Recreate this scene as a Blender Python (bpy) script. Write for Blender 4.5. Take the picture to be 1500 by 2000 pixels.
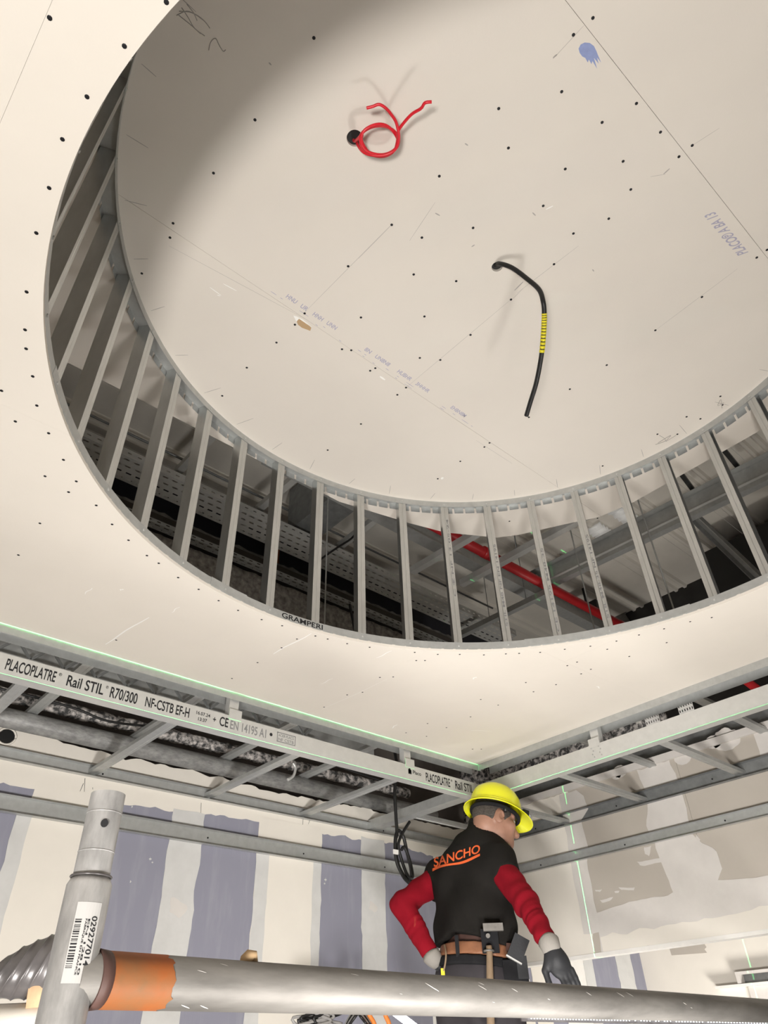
import bpy, bmesh, math, random
import numpy as np
from mathutils import Vector as V, Matrix, Euler, noise
from mathutils.bvhtree import BVHTree

# ------------------------------------------------------------------ clear, camera, world, lights
for o in list(bpy.data.objects): bpy.data.objects.remove(o)
C = bpy.context.scene.collection
SC = bpy.context.scene
random.seed(7)
S = 1.31            # height of the lowered ceiling above the lens, in metres
CZ = 1.60           # height of the lens above the floor
FPX = 1364.63
EUL = Euler([math.radians(a) for a in (128.45873, 1.61891, -41.31061)], 'XYZ')
RM = EUL.to_matrix()
cd = bpy.data.cameras.new('camera'); cam = bpy.data.objects.new('camera', cd); C.objects.link(cam)
cd.sensor_fit = 'VERTICAL'; cd.sensor_height = 24; cd.sensor_width = 18; cd.lens = FPX/2000*24
cd.clip_start = .02; cd.clip_end = 100
cam.location = (0, 0, CZ); cam.rotation_euler = EUL
SC.camera = cam
SC.view_settings.view_transform = 'Standard'; SC.view_settings.look = 'None'
SC.view_settings.exposure = 0.22; SC.view_settings.gamma = 1.0; SC.view_settings.use_curve_mapping = False
wd = bpy.data.worlds.new('world'); SC.world = wd; wd.use_nodes = True
wd.node_tree.nodes['Background'].inputs[0].default_value = (1, .96, .9, 1)
wd.node_tree.nodes['Background'].inputs[1].default_value = .15

def w(x, y, z): return V((x*S, y*S, z*S+CZ))
def area_light(name, loc, target, size, power, col=(1, .95, .88), spread=180):
    l = bpy.data.lights.new(name, 'AREA'); l.shape = 'DISK'; l.size = size; l.energy = power; l.color = col
    l.spread = math.radians(spread)
    o = bpy.data.objects.new(name, l); C.objects.link(o); o.location = loc
    o.rotation_euler = (V(target)-V(loc)).to_track_quat('-Z', 'Y').to_euler()
    return o
# work lamp on the floor behind the camera: its light enters the drum over the ring's near left edge
area_light('work_or_fill_lamp', w(-.86, -.36, -1.0), w(.7, .7, 1.2), .5, 90, (1, .965, .92))
# two unseen fill lights added near the camera to brighten walls and far ring
area_light('wall_fill_light', w(.55, -.15, -.7), w(1.5, 2.63, .35), .45, 25, (1, .97, .935), 105)
area_light('wall_fill_light', w(.35, .75, -.75), w(2.94, 1.3, .4), .45, 16, (1, .97, .935), 95)
area_light('work_or_fill_lamp', w(1.6, .4, -.85), w(.95, .55, 1.6), .45, 4.6, (1, .975, .94), 80)  # unseen fill light added below the drum to brighten the disc
# lamps low in the room by the striped wall and in the next room
area_light('work_or_fill_lamp', w(3.6, 1.4, -.6), w(3.9, 2.2, .2), .5, 22, (1, .96, .9), 150)
area_light('work_or_fill_lamp', w(1.9, 1.9, -.75), w(1.7, 2.63, .0), .4, 9, (1, .965, .92), 130)

# laser level: a point lamp that sends out two vertical sheets of green light
def laser(loc, power, axis, side=None, half=.0016, minup=None):
    """one upright light sheet through LOC, across AXIS (0 = x, 1 = y); SIDE (axis, sign) keeps half of it"""
    l = bpy.data.lights.new('laser_level_light', 'POINT'); l.energy = power; l.color = (.12, 1, .25); l.shadow_soft_size = 0.0
    l.use_nodes = True
    nt = l.node_tree; N = nt.nodes; L = nt.links
    em = N['Emission']
    tc = N.new('ShaderNodeTexCoord'); sx = N.new('ShaderNodeSeparateXYZ'); L.new(tc.outputs['Normal'], sx.inputs[0])
    a = N.new('ShaderNodeMath'); a.operation = 'ABSOLUTE'; L.new(sx.outputs[axis], a.inputs[0])
    c = N.new('ShaderNodeMath'); c.operation = 'LESS_THAN'; c.inputs[1].default_value = half; L.new(a.outputs[0], c.inputs[0]); out = c.outputs[0]
    if side:
        g = N.new('ShaderNodeMath'); g.operation = 'GREATER_THAN' if side[1] > 0 else 'LESS_THAN'; g.inputs[1].default_value = 0; L.new(sx.outputs[side[0]], g.inputs[0])
        m = N.new('ShaderNodeMath'); m.operation = 'MULTIPLY'; L.new(out, m.inputs[0]); L.new(g.outputs[0], m.inputs[1]); out = m.outputs[0]
    if minup:
        g = N.new('ShaderNodeMath'); g.operation = 'GREATER_THAN'; g.inputs[1].default_value = minup; L.new(sx.outputs[2], g.inputs[0])
        m = N.new('ShaderNodeMath'); m.operation = 'MULTIPLY'; L.new(out, m.inputs[0]); L.new(g.outputs[0], m.inputs[1]); out = m.outputs[0]
    L.new(out, em.inputs['Strength'])
    o = bpy.data.objects.new('laser_level_light', l); C.objects.link(o); o.location = loc
laser(w(2.318, 1.995, -.35), 420, 1, (0, 1))
laser(w(2.3135, 1.9, -.35), 500, 0, (1, -1))
laser(w(.95, 1.9795, -.9), 1100, 1, None, .0016, .803)

# ------------------------------------------------------------------ helpers
def ray(x, y): return RM @ V((x-750, -(y-1000), -FPX)) / FPX
def onz(x, y, z): d = ray(x, y); return d*(z/d.z)       # in ceiling-height units around the lens
def ony(x, y, Y): d = ray(x, y); return d*(Y/d.y)
def onx(x, y, X): d = ray(x, y); return d*(X/d.x)
def W3(p): return V((p.x*S, p.y*S, p.z*S+CZ))
def Z(x, y, z): return W3(onz(x, y, z))
def hd(x, y, d):
    r = ray(x, y); r = r*(d/math.hypot(r.x, r.y)); return V((r.x, r.y, r.z+CZ))

def principled(name, col, rough=.8, metal=0., noise_amt=0., nscale=20., bump=0., bscale=80., col2=None, emit=None, estr=0., stretch=None, ramp=None, coat=0):
    m = bpy.data.materials.new(name); m.use_nodes = True
    nt = m.node_tree; b = nt.nodes['Principled BSDF']
    b.inputs['Base Color'].default_value = (*col, 1); b.inputs['Roughness'].default_value = rough; b.inputs['Metallic'].default_value = metal
    if coat: b.inputs['Coat Weight'].default_value = coat
    tc = nt.nodes.new('ShaderNodeTexCoord'); src = tc.outputs['Object']
    if stretch:
        mp = nt.nodes.new('ShaderNodeMapping'); mp.inputs['Scale'].default_value = stretch; nt.links.new(src, mp.inputs[0]); src = mp.outputs[0]
    if noise_amt or col2:
        n = nt.nodes.new('ShaderNodeTexNoise'); n.inputs['Scale'].default_value = nscale; n.inputs['Detail'].default_value = 6; n.inputs['Roughness'].default_value = .6
        nt.links.new(src, n.inputs['Vector'])
        cr = nt.nodes.new('ShaderNodeValToRGB')
        lo, hi = ramp or (.3, .7)
        cr.color_ramp.elements[0].position = lo; cr.color_ramp.elements[1].position = hi
        c2 = col2 or tuple(max(0, c*(1-noise_amt)) for c in col)
        cr.color_ramp.elements[0].color = (*c2, 1); cr.color_ramp.elements[1].color = (*col, 1)
        nt.links.new(n.outputs['Fac'], cr.inputs[0]); nt.links.new(cr.outputs[0], b.inputs['Base Color'])
    if bump:
        n2 = nt.nodes.new('ShaderNodeTexNoise'); n2.inputs['Scale'].default_value = bscale; n2.inputs['Detail'].default_value = 4
        nt.links.new(src, n2.inputs['Vector'])
        bp = nt.nodes.new('ShaderNodeBump'); bp.inputs['Strength'].default_value = bump; bp.inputs['Distance'].default_value = .004
        nt.links.new(n2.outputs['Fac'], bp.inputs['Height']); nt.links.new(bp.outputs[0], b.inputs['Normal'])
    if emit:
        b.inputs['Emission Color'].default_value = (*emit, 1); b.inputs['Emission Strength'].default_value = estr
    return m
M = {}
M['board'] = principled('plasterboard_paper', (.79, .735, .66), .9, noise_amt=.035, nscale=4, bump=.05, bscale=200)
M['board_up'] = principled('plasterboard_paper_upper', (.77, .715, .645), .9, noise_amt=.035, nscale=3, bump=.05, bscale=200)
M['core'] = principled('plaster_core', (.9, .88, .84), .9)
M['blue'] = principled('blue_grey_board', (.272, .272, .335), .85, col2=(.34, .34, .395), nscale=5, stretch=(3, 3, .5), bump=.04, ramp=(.2, .5))
M['cream'] = principled('cream_plaster', (.82, .775, .70), .9, noise_amt=.05, nscale=5, bump=.05, bscale=60)
M['tape'] = principled('jointing_skim', (.66, .655, .64), .9, noise_amt=.12, nscale=9, bump=.08, bscale=60)
M['white'] = principled('white_filler', (.86, .84, .80), .9, noise_amt=.08, nscale=12, bump=.08)
M['taupe'] = principled('taupe_board', (.50, .455, .40), .9, noise_amt=.06, nscale=4, bump=.04)
M['skim'] = principled('pale_skim', (.70, .665, .63), .9, noise_amt=.10, nscale=7, bump=.06)
M['zinc'] = principled('galvanized_steel', (.53, .54, .53), .42, .55, noise_amt=.16, nscale=30, stretch=(1, 1, 1), bump=.03, bscale=40)
M['stud'] = principled('galvanized_stud_steel', (.60, .61, .60), .30, .93, noise_amt=.14, nscale=30, stretch=(1, 1, .3), bump=.03, bscale=40)
M['zinc_l'] = principled('galvanized_steel_bright', (.63, .63, .61), .45, .4, noise_amt=.10, nscale=25, bump=.03, bscale=40)
M['zinc_d'] = principled('galvanized_steel_dull', (.30, .31, .31), .5, .5, noise_amt=.3, nscale=18)
M['duct'] = principled('dusty_galvanized_duct', (.42, .42, .41), .55, .35, col2=(.22, .22, .22), nscale=14, stretch=(2, 1, 6), bump=.1, bscale=30)
M['screw'] = principled('black_phosphate_screw', (.012, .012, .014), .55, .4)
M['wool'] = principled('mineral_wool', (.52, .49, .46), .95, col2=(.15, .14, .13), nscale=26, bump=.6, bscale=60)
M['frost'] = principled('insulation_foil_dusty', (.62, .58, .55), .9, col2=(.05, .05, .05), nscale=34, bump=.6, bscale=60, ramp=(.42, .62))
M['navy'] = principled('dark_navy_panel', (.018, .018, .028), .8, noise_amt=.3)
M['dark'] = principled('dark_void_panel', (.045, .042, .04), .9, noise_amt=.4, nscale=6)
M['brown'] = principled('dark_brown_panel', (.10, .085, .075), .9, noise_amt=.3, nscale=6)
M['deck'] = principled('painted_roof_deck', (.80, .76, .69), .6, noise_amt=.1, nscale=4)
M['deck_d'] = principled('painted_roof_deck_dull', (.30, .28, .25), .6, noise_amt=.15, nscale=4)
M['skylight'] = principled('translucent_roof_sheet', (.8, .8, .78), .35, emit=(1, .97, .92), estr=.10)
M['red'] = principled('red_pipe_paint', (.55, .02, .025), .4, noise_amt=.2, nscale=12)
M['redwire'] = principled('red_wire_sheath', (.72, .015, .03), .35)
M['black'] = principled('black_rubber', (.012, .012, .012), .45)
M['blackcloth'] = principled('black_cloth', (.02, .02, .022), .85, noise_amt=.3, bump=.2)
M['yellow'] = principled('yellow_label', (.78, .68, .02), .5)
M['ink'] = principled('black_ink', (.012, .012, .014), .8)
M['greyink'] = principled('grey_ink', (.22, .22, .22), .8)
M['pencil'] = principled('pencil_line', (.42, .39, .36), .9)
M['violet'] = principled('violet_print', (.42, .40, .50), .9)
M['blueink'] = principled('blue_paint_blob', (.30, .36, .62), .7, noise_amt=.15, nscale=60)
M['kraft'] = principled('torn_kraft', (.50, .34, .19), .9)
M['scratch'] = principled('white_scratch', (.93, .91, .87), .9)
M['orange_paint'] = principled('orange_worn_paint', (.36, .085, .012), .6, col2=(.20, .10, .04), nscale=9, bump=.1, ramp=(.35, .62))
M['tube'] = principled('scuffed_steel_tube', (.27, .255, .235), .55, .4, noise_amt=.5, nscale=7, stretch=(.6, 3, 3), bump=.08, bscale=30)
M['tube_l'] = principled('whitened_steel_tube', (.58, .57, .56), .42, .35, noise_amt=.5, nscale=18, stretch=(2.4, 2.4, .8), bump=.1, bscale=30)
M['rib'] = principled('grey_ribbed_rubber', (.14, .13, .13), .3, .2, noise_amt=.4, nscale=16)
M['wood'] = principled('pale_wood', (.62, .42, .25), .8, noise_amt=.3, nscale=12, stretch=(8, 8, 1))
M['label'] = principled('pale_sticker', (.47, .46, .445), .5)
M['concrete'] = principled('concrete_floor', (.42, .40, .37), .85, noise_amt=.25, nscale=3)
M['plank'] = principled('scaffold_plank', (.40, .31, .21), .8, noise_amt=.3, nscale=6, stretch=(1, 8, 8))
M['led'] = principled('led_emitter', (1, 1, 1), .5, emit=(.92, .96, 1), estr=5)
M['grime'] = principled('peeling_plaster', (.30, .29, .27), .95, col2=(.12, .115, .11), nscale=10)
M['skin'] = principled('skin', (.36, .19, .13), .55, noise_amt=.15, nscale=30)
M['hair'] = principled('greying_brown_hair', (.10, .085, .072), .8, col2=(.025, .02, .017), nscale=90, stretch=(1, 1, 3), bump=.5, bscale=200)
M['shirt'] = principled('charcoal_shirt_cloth', (.016, .0145, .013), .9, noise_amt=.25, nscale=8, bump=.15, bscale=150)
M['sleeve'] = principled('crimson_knit', (.26, .006, .016), .85, noise_amt=.22, nscale=10, bump=.2, bscale=150)
M['trouser'] = principled('dark_grey_work_trousers', (.055, .05, .055), .9, noise_amt=.25, nscale=10, bump=.2, bscale=120)
M['helmet'] = principled('fluorescent_yellow_plastic', (.86, .86, .012), .3, coat=.3)
M['helmet_in'] = principled('helmet_liner', (.70, .68, .22), .6)
M['orange'] = principled('orange_print', (.80, .13, .03), .7)
M['leather'] = principled('brown_leather', (.30, .13, .065), .55, noise_amt=.3, nscale=20, bump=.1)
M['leather_d'] = principled('dark_leather', (.10, .05, .04), .6, noise_amt=.3, nscale=20)
M['cuff'] = principled('grey_knit_cuff', (.29, .27, .245), .9, bump=.3, bscale=200)
M['glove'] = principled('black_coated_glove', (.018, .019, .022), .6, bump=.15, bscale=120)
M['handle'] = principled('worn_wooden_handle', (.30, .21, .13), .7, noise_amt=.4, nscale=30, stretch=(1, 1, .3))
M['eye'] = principled('eye_white', (.6, .56, .52), .2)
M['orangecord'] = principled('orange_cord_sheath', (.85, .25, .05), .45)
M['greycord'] = principled('grey_cord_sheath', (.32, .31, .30), .4)
M['lens'] = principled('lamp_lens', (.7, .72, .75), .1, .6)

for k_ in ('shirt', 'trouser', 'blackcloth', 'sleeve'): M[k_].node_tree.nodes['Principled BSDF'].inputs['Specular IOR Level'].default_value = .12
class MB:
    def __init__(s): s.v = []; s.f = []; s.smooth = []
    def add(s, vs, fs, sm=False):
        n = len(s.v); s.v += [V(v) for v in vs]; s.f += [tuple(i+n for i in f) for f in fs]; s.smooth += [sm]*len(fs); return s
    def box(s, a, b):
        x0, y0, z0 = [min(p, q) for p, q in zip(a, b)]; x1, y1, z1 = [max(p, q) for p, q in zip(a, b)]
        return s.add([(x0,y0,z0),(x1,y0,z0),(x1,y1,z0),(x0,y1,z0),(x0,y0,z1),(x1,y0,z1),(x1,y1,z1),(x0,y1,z1)],
                     [(3,2,1,0),(4,5,6,7),(0,1,5,4),(1,2,6,5),(2,3,7,6),(3,0,4,7)])
    def obox(s, c, ax, ay, az):
        c = V(c); ax, ay, az = V(ax), V(ay), V(az)
        vs = [c+ax*i+ay*j+az*k for k in (-1, 1) for i, j in ((-1,-1),(1,-1),(1,1),(-1,1))]
        return s.add(vs, [(3,2,1,0),(4,5,6,7),(0,1,5,4),(1,2,6,5),(2,3,7,6),(3,0,4,7)])
    def prof(s, p, q, sec, xd, yd):
        p, q, xd, yd = V(p), V(q), V(xd).normalized(), V(yd).normalized()
        n = len(sec); vs = [b+xd*a[0]+yd*a[1] for b in (p, q) for a in sec]
        fs = [(i, (i+1) % n, n+(i+1) % n, n+i) for i in range(n)] + [tuple(range(n))[::-1], tuple(range(n, 2*n))]
        return s.add(vs, fs)
    def bar(s, p, q, wd, h, up=(0, 0, 1)):
        d = (V(q)-V(p)).normalized(); sd = d.cross(V(up)).normalized(); u = sd.cross(d)
        return s.prof(p, q, [(-wd/2,-h/2),(wd/2,-h/2),(wd/2,h/2),(-wd/2,h/2)], sd, u)
    def tube(s, pts, r, n=10, caps=True):
        pts = [V(p) for p in pts]; rr = r if isinstance(r, (list, tuple)) else [r]*len(pts)
        t0 = (pts[1]-pts[0]).normalized(); nrm = t0.orthogonal().normalized(); vs = []
        for i, p in enumerate(pts):
            t = (pts[min(i+1, len(pts)-1)]-pts[max(i-1, 0)]).normalized()
            nrm = (nrm-t*nrm.dot(t)).normalized(); b = t.cross(nrm)
            vs += [p+(nrm*math.cos(a)+b*math.sin(a))*rr[i] for a in [2*math.pi*k/n for k in range(n)]]
        fs = [(i*n+k, i*n+(k+1) % n, (i+1)*n+(k+1) % n, (i+1)*n+k) for i in range(len(pts)-1) for k in range(n)]
        s.add(vs, fs, True)
        if caps: m = len(s.v)-len(vs); s.f += [tuple(m+k for k in range(n))[::-1], tuple(m+(len(pts)-1)*n+k for k in range(n))]; s.smooth += [False]*2
        return s
    def prism(s, poly, off):
        n = len(poly); off = V(off); poly = [V(p) for p in poly]
        vs = poly+[p+off for p in poly]
        return s.add(vs, [tuple(range(n)), tuple(range(n, 2*n))[::-1]]+[(i, n+i, n+(i+1) % n, (i+1) % n) for i in range(n)])
    def build(s, name, mat, parent=None, origin=None):
        loc = V(parent['_loc']) if parent is not None else (V(origin) if origin is not None else s.base())
        me = bpy.data.meshes.new(name); me.from_pydata([tuple(v-loc) for v in s.v], [], s.f)
        me.polygons.foreach_set('use_smooth', s.smooth); me.update()
        bm = bmesh.new(); bm.from_mesh(me); bmesh.ops.recalc_face_normals(bm, faces=bm.faces); bm.to_mesh(me); bm.free()
        me.materials.append(M[mat]); return link(name, me, loc, parent)
    def base(s):
        a = [min(v[i] for v in s.v) for i in range(3)]; b = [max(v[i] for v in s.v) for i in range(3)]
        return V(((a[0]+b[0])/2, (a[1]+b[1])/2, a[2]))
def link(name, me, loc, parent=None):
    o = bpy.data.objects.new(name, me); C.objects.link(o); o['_loc'] = list(loc)
    if parent is not None: o.parent = parent; o.location = V(loc)-V(parent['_loc'])
    else: o.location = loc
    return o
def tag(o, label, cat, group=None, kind=None):
    if kind: o['kind'] = kind
    if label: o['label'] = label
    if cat: o['category'] = cat
    if group: o['group'] = group
    return o
def thing(name, label, cat, loc, group=None, kind=None):
    o = bpy.data.objects.new(name, None); C.objects.link(o); o.location = loc; o['_loc'] = list(loc); o.empty_display_size = .1
    return tag(o, label, cat, group, kind)
def place(src, loc, parent, name=None, rot=None):
    o = src.copy(); C.objects.link(o); o.parent = parent; o.location = V(loc)-V(parent['_loc']); o['_loc'] = list(loc)
    if rot is not None: o.rotation_euler = rot
    return o
def smooth_path(pts, n=8):
    pts = [V(p) for p in pts]; out = []
    for i in range(len(pts)-1):
        p0, p1, p2, p3 = pts[max(i-1, 0)], pts[i], pts[i+1], pts[min(i+2, len(pts)-1)]
        for k in range(n):
            t = k/n
            out.append(.5*((2*p1)+(p2-p0)*t+(2*p0-5*p1+4*p2-p3)*t*t+(3*p1-p0-3*p2+p3)*t**3))
    return out+[pts[-1]]
def ragged(poly, amp, seg, smooth=()):
    """2D polygon with its edges broken up by noise; edge indices in SMOOTH stay straight"""
    out = []; n = len(poly)
    for i in range(n):
        a, b = V((*poly[i], 0)), V((*poly[(i+1) % n], 0)); out.append((a.x, a.y))
        L = (b-a).length; k = int(L/seg)
        if i in smooth or k < 2: continue
        nr = V((-(b-a).y, (b-a).x, 0)).normalized()
        for j in range(1, k):
            p = a+(b-a)*(j/k); d = amp*(noise.noise(p*14+V((3.1, 1.7, i)))+.6*noise.noise(p*41+V((9, 2, i))))
            out.append((p.x+nr.x*d, p.y+nr.y*d))
    return out
def text_mesh(txt):
    cu = bpy.data.curves.new('t', 'FONT'); cu.body = txt; cu.offset = .018; o = bpy.data.objects.new('t', cu); C.objects.link(o)
    dg = bpy.context.evaluated_depsgraph_get(); me = bpy.data.meshes.new_from_object(o.evaluated_get(dg))
    bpy.data.objects.remove(o)
    vs = np.array([v.co[:] for v in me.vertices]); fs = [tuple(p.vertices) for p in me.polygons]
    vs = vs[:, :2]-vs[:, :2].min(0); vs = vs/vs.max(0)
    return vs, fs
def subdiv2d(vs, fs, cuts=2):
    me = bpy.data.meshes.new('x'); me.from_pydata([(a, b, 0) for a, b in vs], [], fs)
    bm = bmesh.new(); bm.from_mesh(me)
    bmesh.ops.triangulate(bm, faces=bm.faces)
    for _ in range(cuts): bmesh.ops.subdivide_edges(bm, edges=[e for e in bm.edges if e.calc_length() > .04], cuts=1)
    bmesh.ops.triangulate(bm, faces=bm.faces)
    bm.verts.index_update(); out = np.array([v.co[:2] for v in bm.verts]), [tuple(v.index for v in f.verts) for f in bm.faces]
    bm.free(); return out
def add_text(mb, txt, org, ux, uy, fn=None):
    vs, fs = text_mesh(txt); org, ux, uy = V(org), V(ux), V(uy)
    mb.add([org+ux*float(a)+uy*float(b) for a, b in vs], fs); return mb
def bool_diff(o, cutters):
    for c in cutters:
        m = o.modifiers.new('b', 'BOOLEAN'); m.operation = 'DIFFERENCE'; m.object = c; m.solver = 'EXACT'
    dg = bpy.context.evaluated_depsgraph_get(); me = bpy.data.meshes.new_from_object(o.evaluated_get(dg))
    o.modifiers.clear(); o.data = me
def cyl_cutter(c, r, h, n=160):
    b = MB(); b.prism([(c.x+r*math.cos(2*math.pi*k/n), c.y+r*math.sin(2*math.pi*k/n), c.z-h) for k in range(n)], (0, 0, 2*h)); return b.build('cutter', 'board')

def usec(wd, f, t=.0012, dn=False):
    """U section: web along x, flanges along +y"""
    return [(-wd/2, 0), (wd/2, 0), (wd/2, f), (wd/2-t, f), (wd/2-t, t), (-wd/2+t, t), (-wd/2+t, f), (-wd/2, f)]
def csec(wd, f, lip=.006, t=.0012):
    a = wd/2
    return [(-a, 0), (a, 0), (a, f), (a-lip, f), (a-lip, f-t), (a-t, f-t), (a-t, t), (-a+t, t), (-a+t, f-t), (-a+lip, f-t), (-a+lip, f), (-a, f)]

# ------------------------------------------------------------------ lowered ceiling ring
CX, CY, R = .936, .5463, .9395
XE, YE = 2.31, 1.98          # ceiling edges towards the two walls
TB = .0125/S                 # board thickness
ceil = thing('ceiling_lower', None, None, w(CX, CY, 1), kind='structure')
cut = cyl_cutter(w(CX, CY, 1), R*S, .2, 220)
G = .00014
boards = []
rows = [(1.14, YE, [-1.25, -.498, 1.41, XE]), (.224, 1.14, [-1.25, -.095, 1.81, XE]), (-.692, .224, [-1.25, -.095, 1.81, XE]), (-1.5, -.692, [-1.25, .3, XE])]
for y0, y1, xs in rows:
    for x0, x1 in zip(xs, xs[1:]):
        b = MB(); b.box(w(x0+G, y0+G, 1), w(x1-G, y1-G, 1+TB)); o = b.build('plasterboard', 'board', ceil)
        nx, ny = min(max(CX, x0), x1), min(max(CY, y0), y1)
        if math.hypot(nx-CX, ny-CY) < R: bool_diff(o, [cut])
        boards.append((x0, x1, y0, y1, o))
bpy.data.objects.remove(cut)
# screws
sb = MB(); n = 8
sb.add([(.0043*math.cos(k*math.pi/4), .0043*math.sin(k*math.pi/4), 0) for k in range(n)]+[(.003*math.cos(k*math.pi/4), .003*math.sin(k*math.pi/4), -.0006) for k in range(n)]+[(0, 0, -.0007)],
       [(k, (k+1) % n, n+(k+1) % n, n+k) for k in range(n)]+[(n+k, n+(k+1) % n, 2*n) for k in range(n)])
screw_me = sb.build('screw', 'screw', origin=(0, 0, 0)); SCREW = screw_me.data; bpy.data.objects.remove(screw_me)
def screw(parent, loc, sc=1, rot=None):
    o = link('screw', SCREW, loc, parent); o.scale = (sc, sc, sc)
    if rot: o.rotation_euler = rot
    return o
RING_SCREWS = [(97,35),(325,4),(243,90),(170,189),(122,272),(96,367),(71,455),(52,570),(49,644),(51,681),(3,763),(64,735),(72,792),(30,823),(95,846),(124,898),(88,930),(149,940),(134,961),(188,987),(78,1022),(219,1024),(251,1055),(287,1085),(310,1100),(348,1128),(388,1151),(427,1173),(465,1192),(511,1210),(551,1222),(36,1084),(616,1242),(640,1248),(678,1257),(722,1264),(810,1274),(855,1278),(898,1278),(580,1248),(550,1265),(503,1294),(227,1250),(453,1325),(633,1381),(678,1357),(708,1352),(742,1323),(768,1322),(813,1290),(830,1290),(945,1279),(988,1277),(1014,1276),(1055,1274),(1103,1268),(1153,1262),(1204,1252),(1248,1240),(1297,1228),(1348,1214),(1390,1206),(1108,1300),(1127,1293),(1135,1316),(1154,1307),(1086,1337),(1027,1333),(1042,1351),(973,1377),(939,1366),(919,1400),(835,1413),(872,1421),(793,1431),(833,1438),(923,1463),(940,1463),(1186,1268),(1229,1282),(1302,1255)]
for q in RING_SCREWS:
    p = onz(*q, 1.0)
    par = next((o for x0, x1, y0, y1, o in boards if x0 <= p.x <= x1 and y0 <= p.y <= y1), None)
    if par: screw(par, W3(p)-V((0, 0, .0004)))
# white scratches on the ring
def strip(mb, p, q, wd, dz=-.0004, k=6, wob=.0):
    p, q = V(p), V(q); sd = (q-p).cross(V((0, 0, 1))).normalized(); pts = []
    for i in range(k+1):
        t = i/k; c = p.lerp(q, t)+sd*wob*math.sin(t*7+p.x*9); h = wd*(.35+.65*math.sin(math.pi*(.1+.8*t)))/2
        pts.append((c-sd*h+V((0, 0, dz)), c+sd*h+V((0, 0, dz))))
    vs = [a for ab in pts for a in ab]
    mb.add(vs, [(2*i, 2*i+1, 2*i+3, 2*i+2) for i in range(k)])
b = MB()
for a, c, wd in [((290,1205),(205,1258),.006), ((608,1237),(533,1277),.006), ((765,1271),(735,1285),.004), ((1318-560,1326),(630,1385),.0015), ((650,1325),(626,1336),.003), ((165,1160),(180,1148),.003), ((775,1415),(765,1422),.006), ((350,1185),(335,1196),.003), ((930,1322),(923,1326),.008), ((920,1426),(960,1428),.003), ((240,1150),(235,1153),.006), ((1165,1340),(1172,1344),.006)]:
    strip(b, Z(*a, 1), Z(*c, 1), wd, wob=.003)
tag(b.build('scratches', 'scratch', ceil), None, None)

# ------------------------------------------------------------------ upper disc ceiling
HU = 1.6
ceil2 = thing('ceiling_upper', None, None, w(.94, .55, HU), kind='structure')
outline = [(-.45, -.86), (2.037, -.86), (2.037, .86), (2.013, .993), (1.95, 1.10), (1.862, 1.262), (1.81, 1.326), (1.63, 1.43), (1.48, 1.475), (1.2, 1.541), (-.45, 1.541)]
def clip_y(poly, y, keep_above):
    out = []
    for (ax, ay), (bx, by) in zip(poly, poly[1:]+poly[:1]):
        ia = (ay >= y) == keep_above; ib = (by >= y) == keep_above
        if ia: out.append((ax, ay))
        if ia != ib: t = (y-ay)/(by-ay); out.append((ax+(bx-ax)*t, y))
    return out
holes = [(onz(693, 270, HU), .0235/S), (onz(971, 521, HU), .0185/S)]
cuts = [cyl_cutter(W3(p), r*S, .05, 40) for p, r in holes]
uboards = []
for y0, y1 in [(-.86, .0705), (.0705, .985), (.985, 1.55)]:
    poly = clip_y(clip_y(outline, y0+.0004, True), y1-.0004, False)
    b = MB(); b.prism([w(x, y, HU) for x, y in poly], (0, 0, .0125)); o = b.build('plasterboard', 'board_up', ceil2)
    if y0 == .0705: bool_diff(o, cuts)
    uboards.append((y0, y1, o))
for c in cuts: bpy.data.objects.remove(c)
for p, r in holes:
    q = W3(p)+V((0, 0, .0126)); b = MB(); b.tube([q, q+V((0, 0, .09)), q+V((0, 0, .0905))], [r*S+.004, r*S+.004, .002], 24); b.build('hole_blackout_cap', 'black', ceil2)  # closed black tubes added above the cable holes to keep them dark
UP_SCREWS = [(613,74),(498,234),(417,338),(338,436),(332,464),(277,534),(1158,35),(1120,68),(1097,179),(974,212),(1176,239),(1243,202),(1290,258),(1352,284),(1326,306),(1217,315),(1232,370),(1104,330),(993,289),(858,344),(1061,402),(1189,427),(1120,456),(765,439),(924,445),(824,464),(680,520),(808,536),(891,549),(1082,516),(998,585),(1478,503),(1498,488),(1371,580),(595,612),(576,634),(540,669),(482,718),(434,773),(705,620),(829,618),(919,654),(668,682),(686,684),(733,719),(723,724),(793,757),(776,771),(820,699),(860,703),(705,828),(640,879),(1113,760),(1033,815),(956,865),(946,873),(899,901),(855,935),(1185,713),(1280,645),(1284,848),(1323,848),(1368,818),(1341,814),(1407,774),(1411,791),(1177,910),(1040,990),(995,1018),(1167,1012),(1346,947)]
for q in UP_SCREWS:
    p = onz(*q, HU); par = next(o for y0, y1, o in uboards if y0 <= p.y <= y1 or o is uboards[-1][2])
    screw(par, W3(p)-V((0, 0, .0004)), 1.08)
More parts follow.
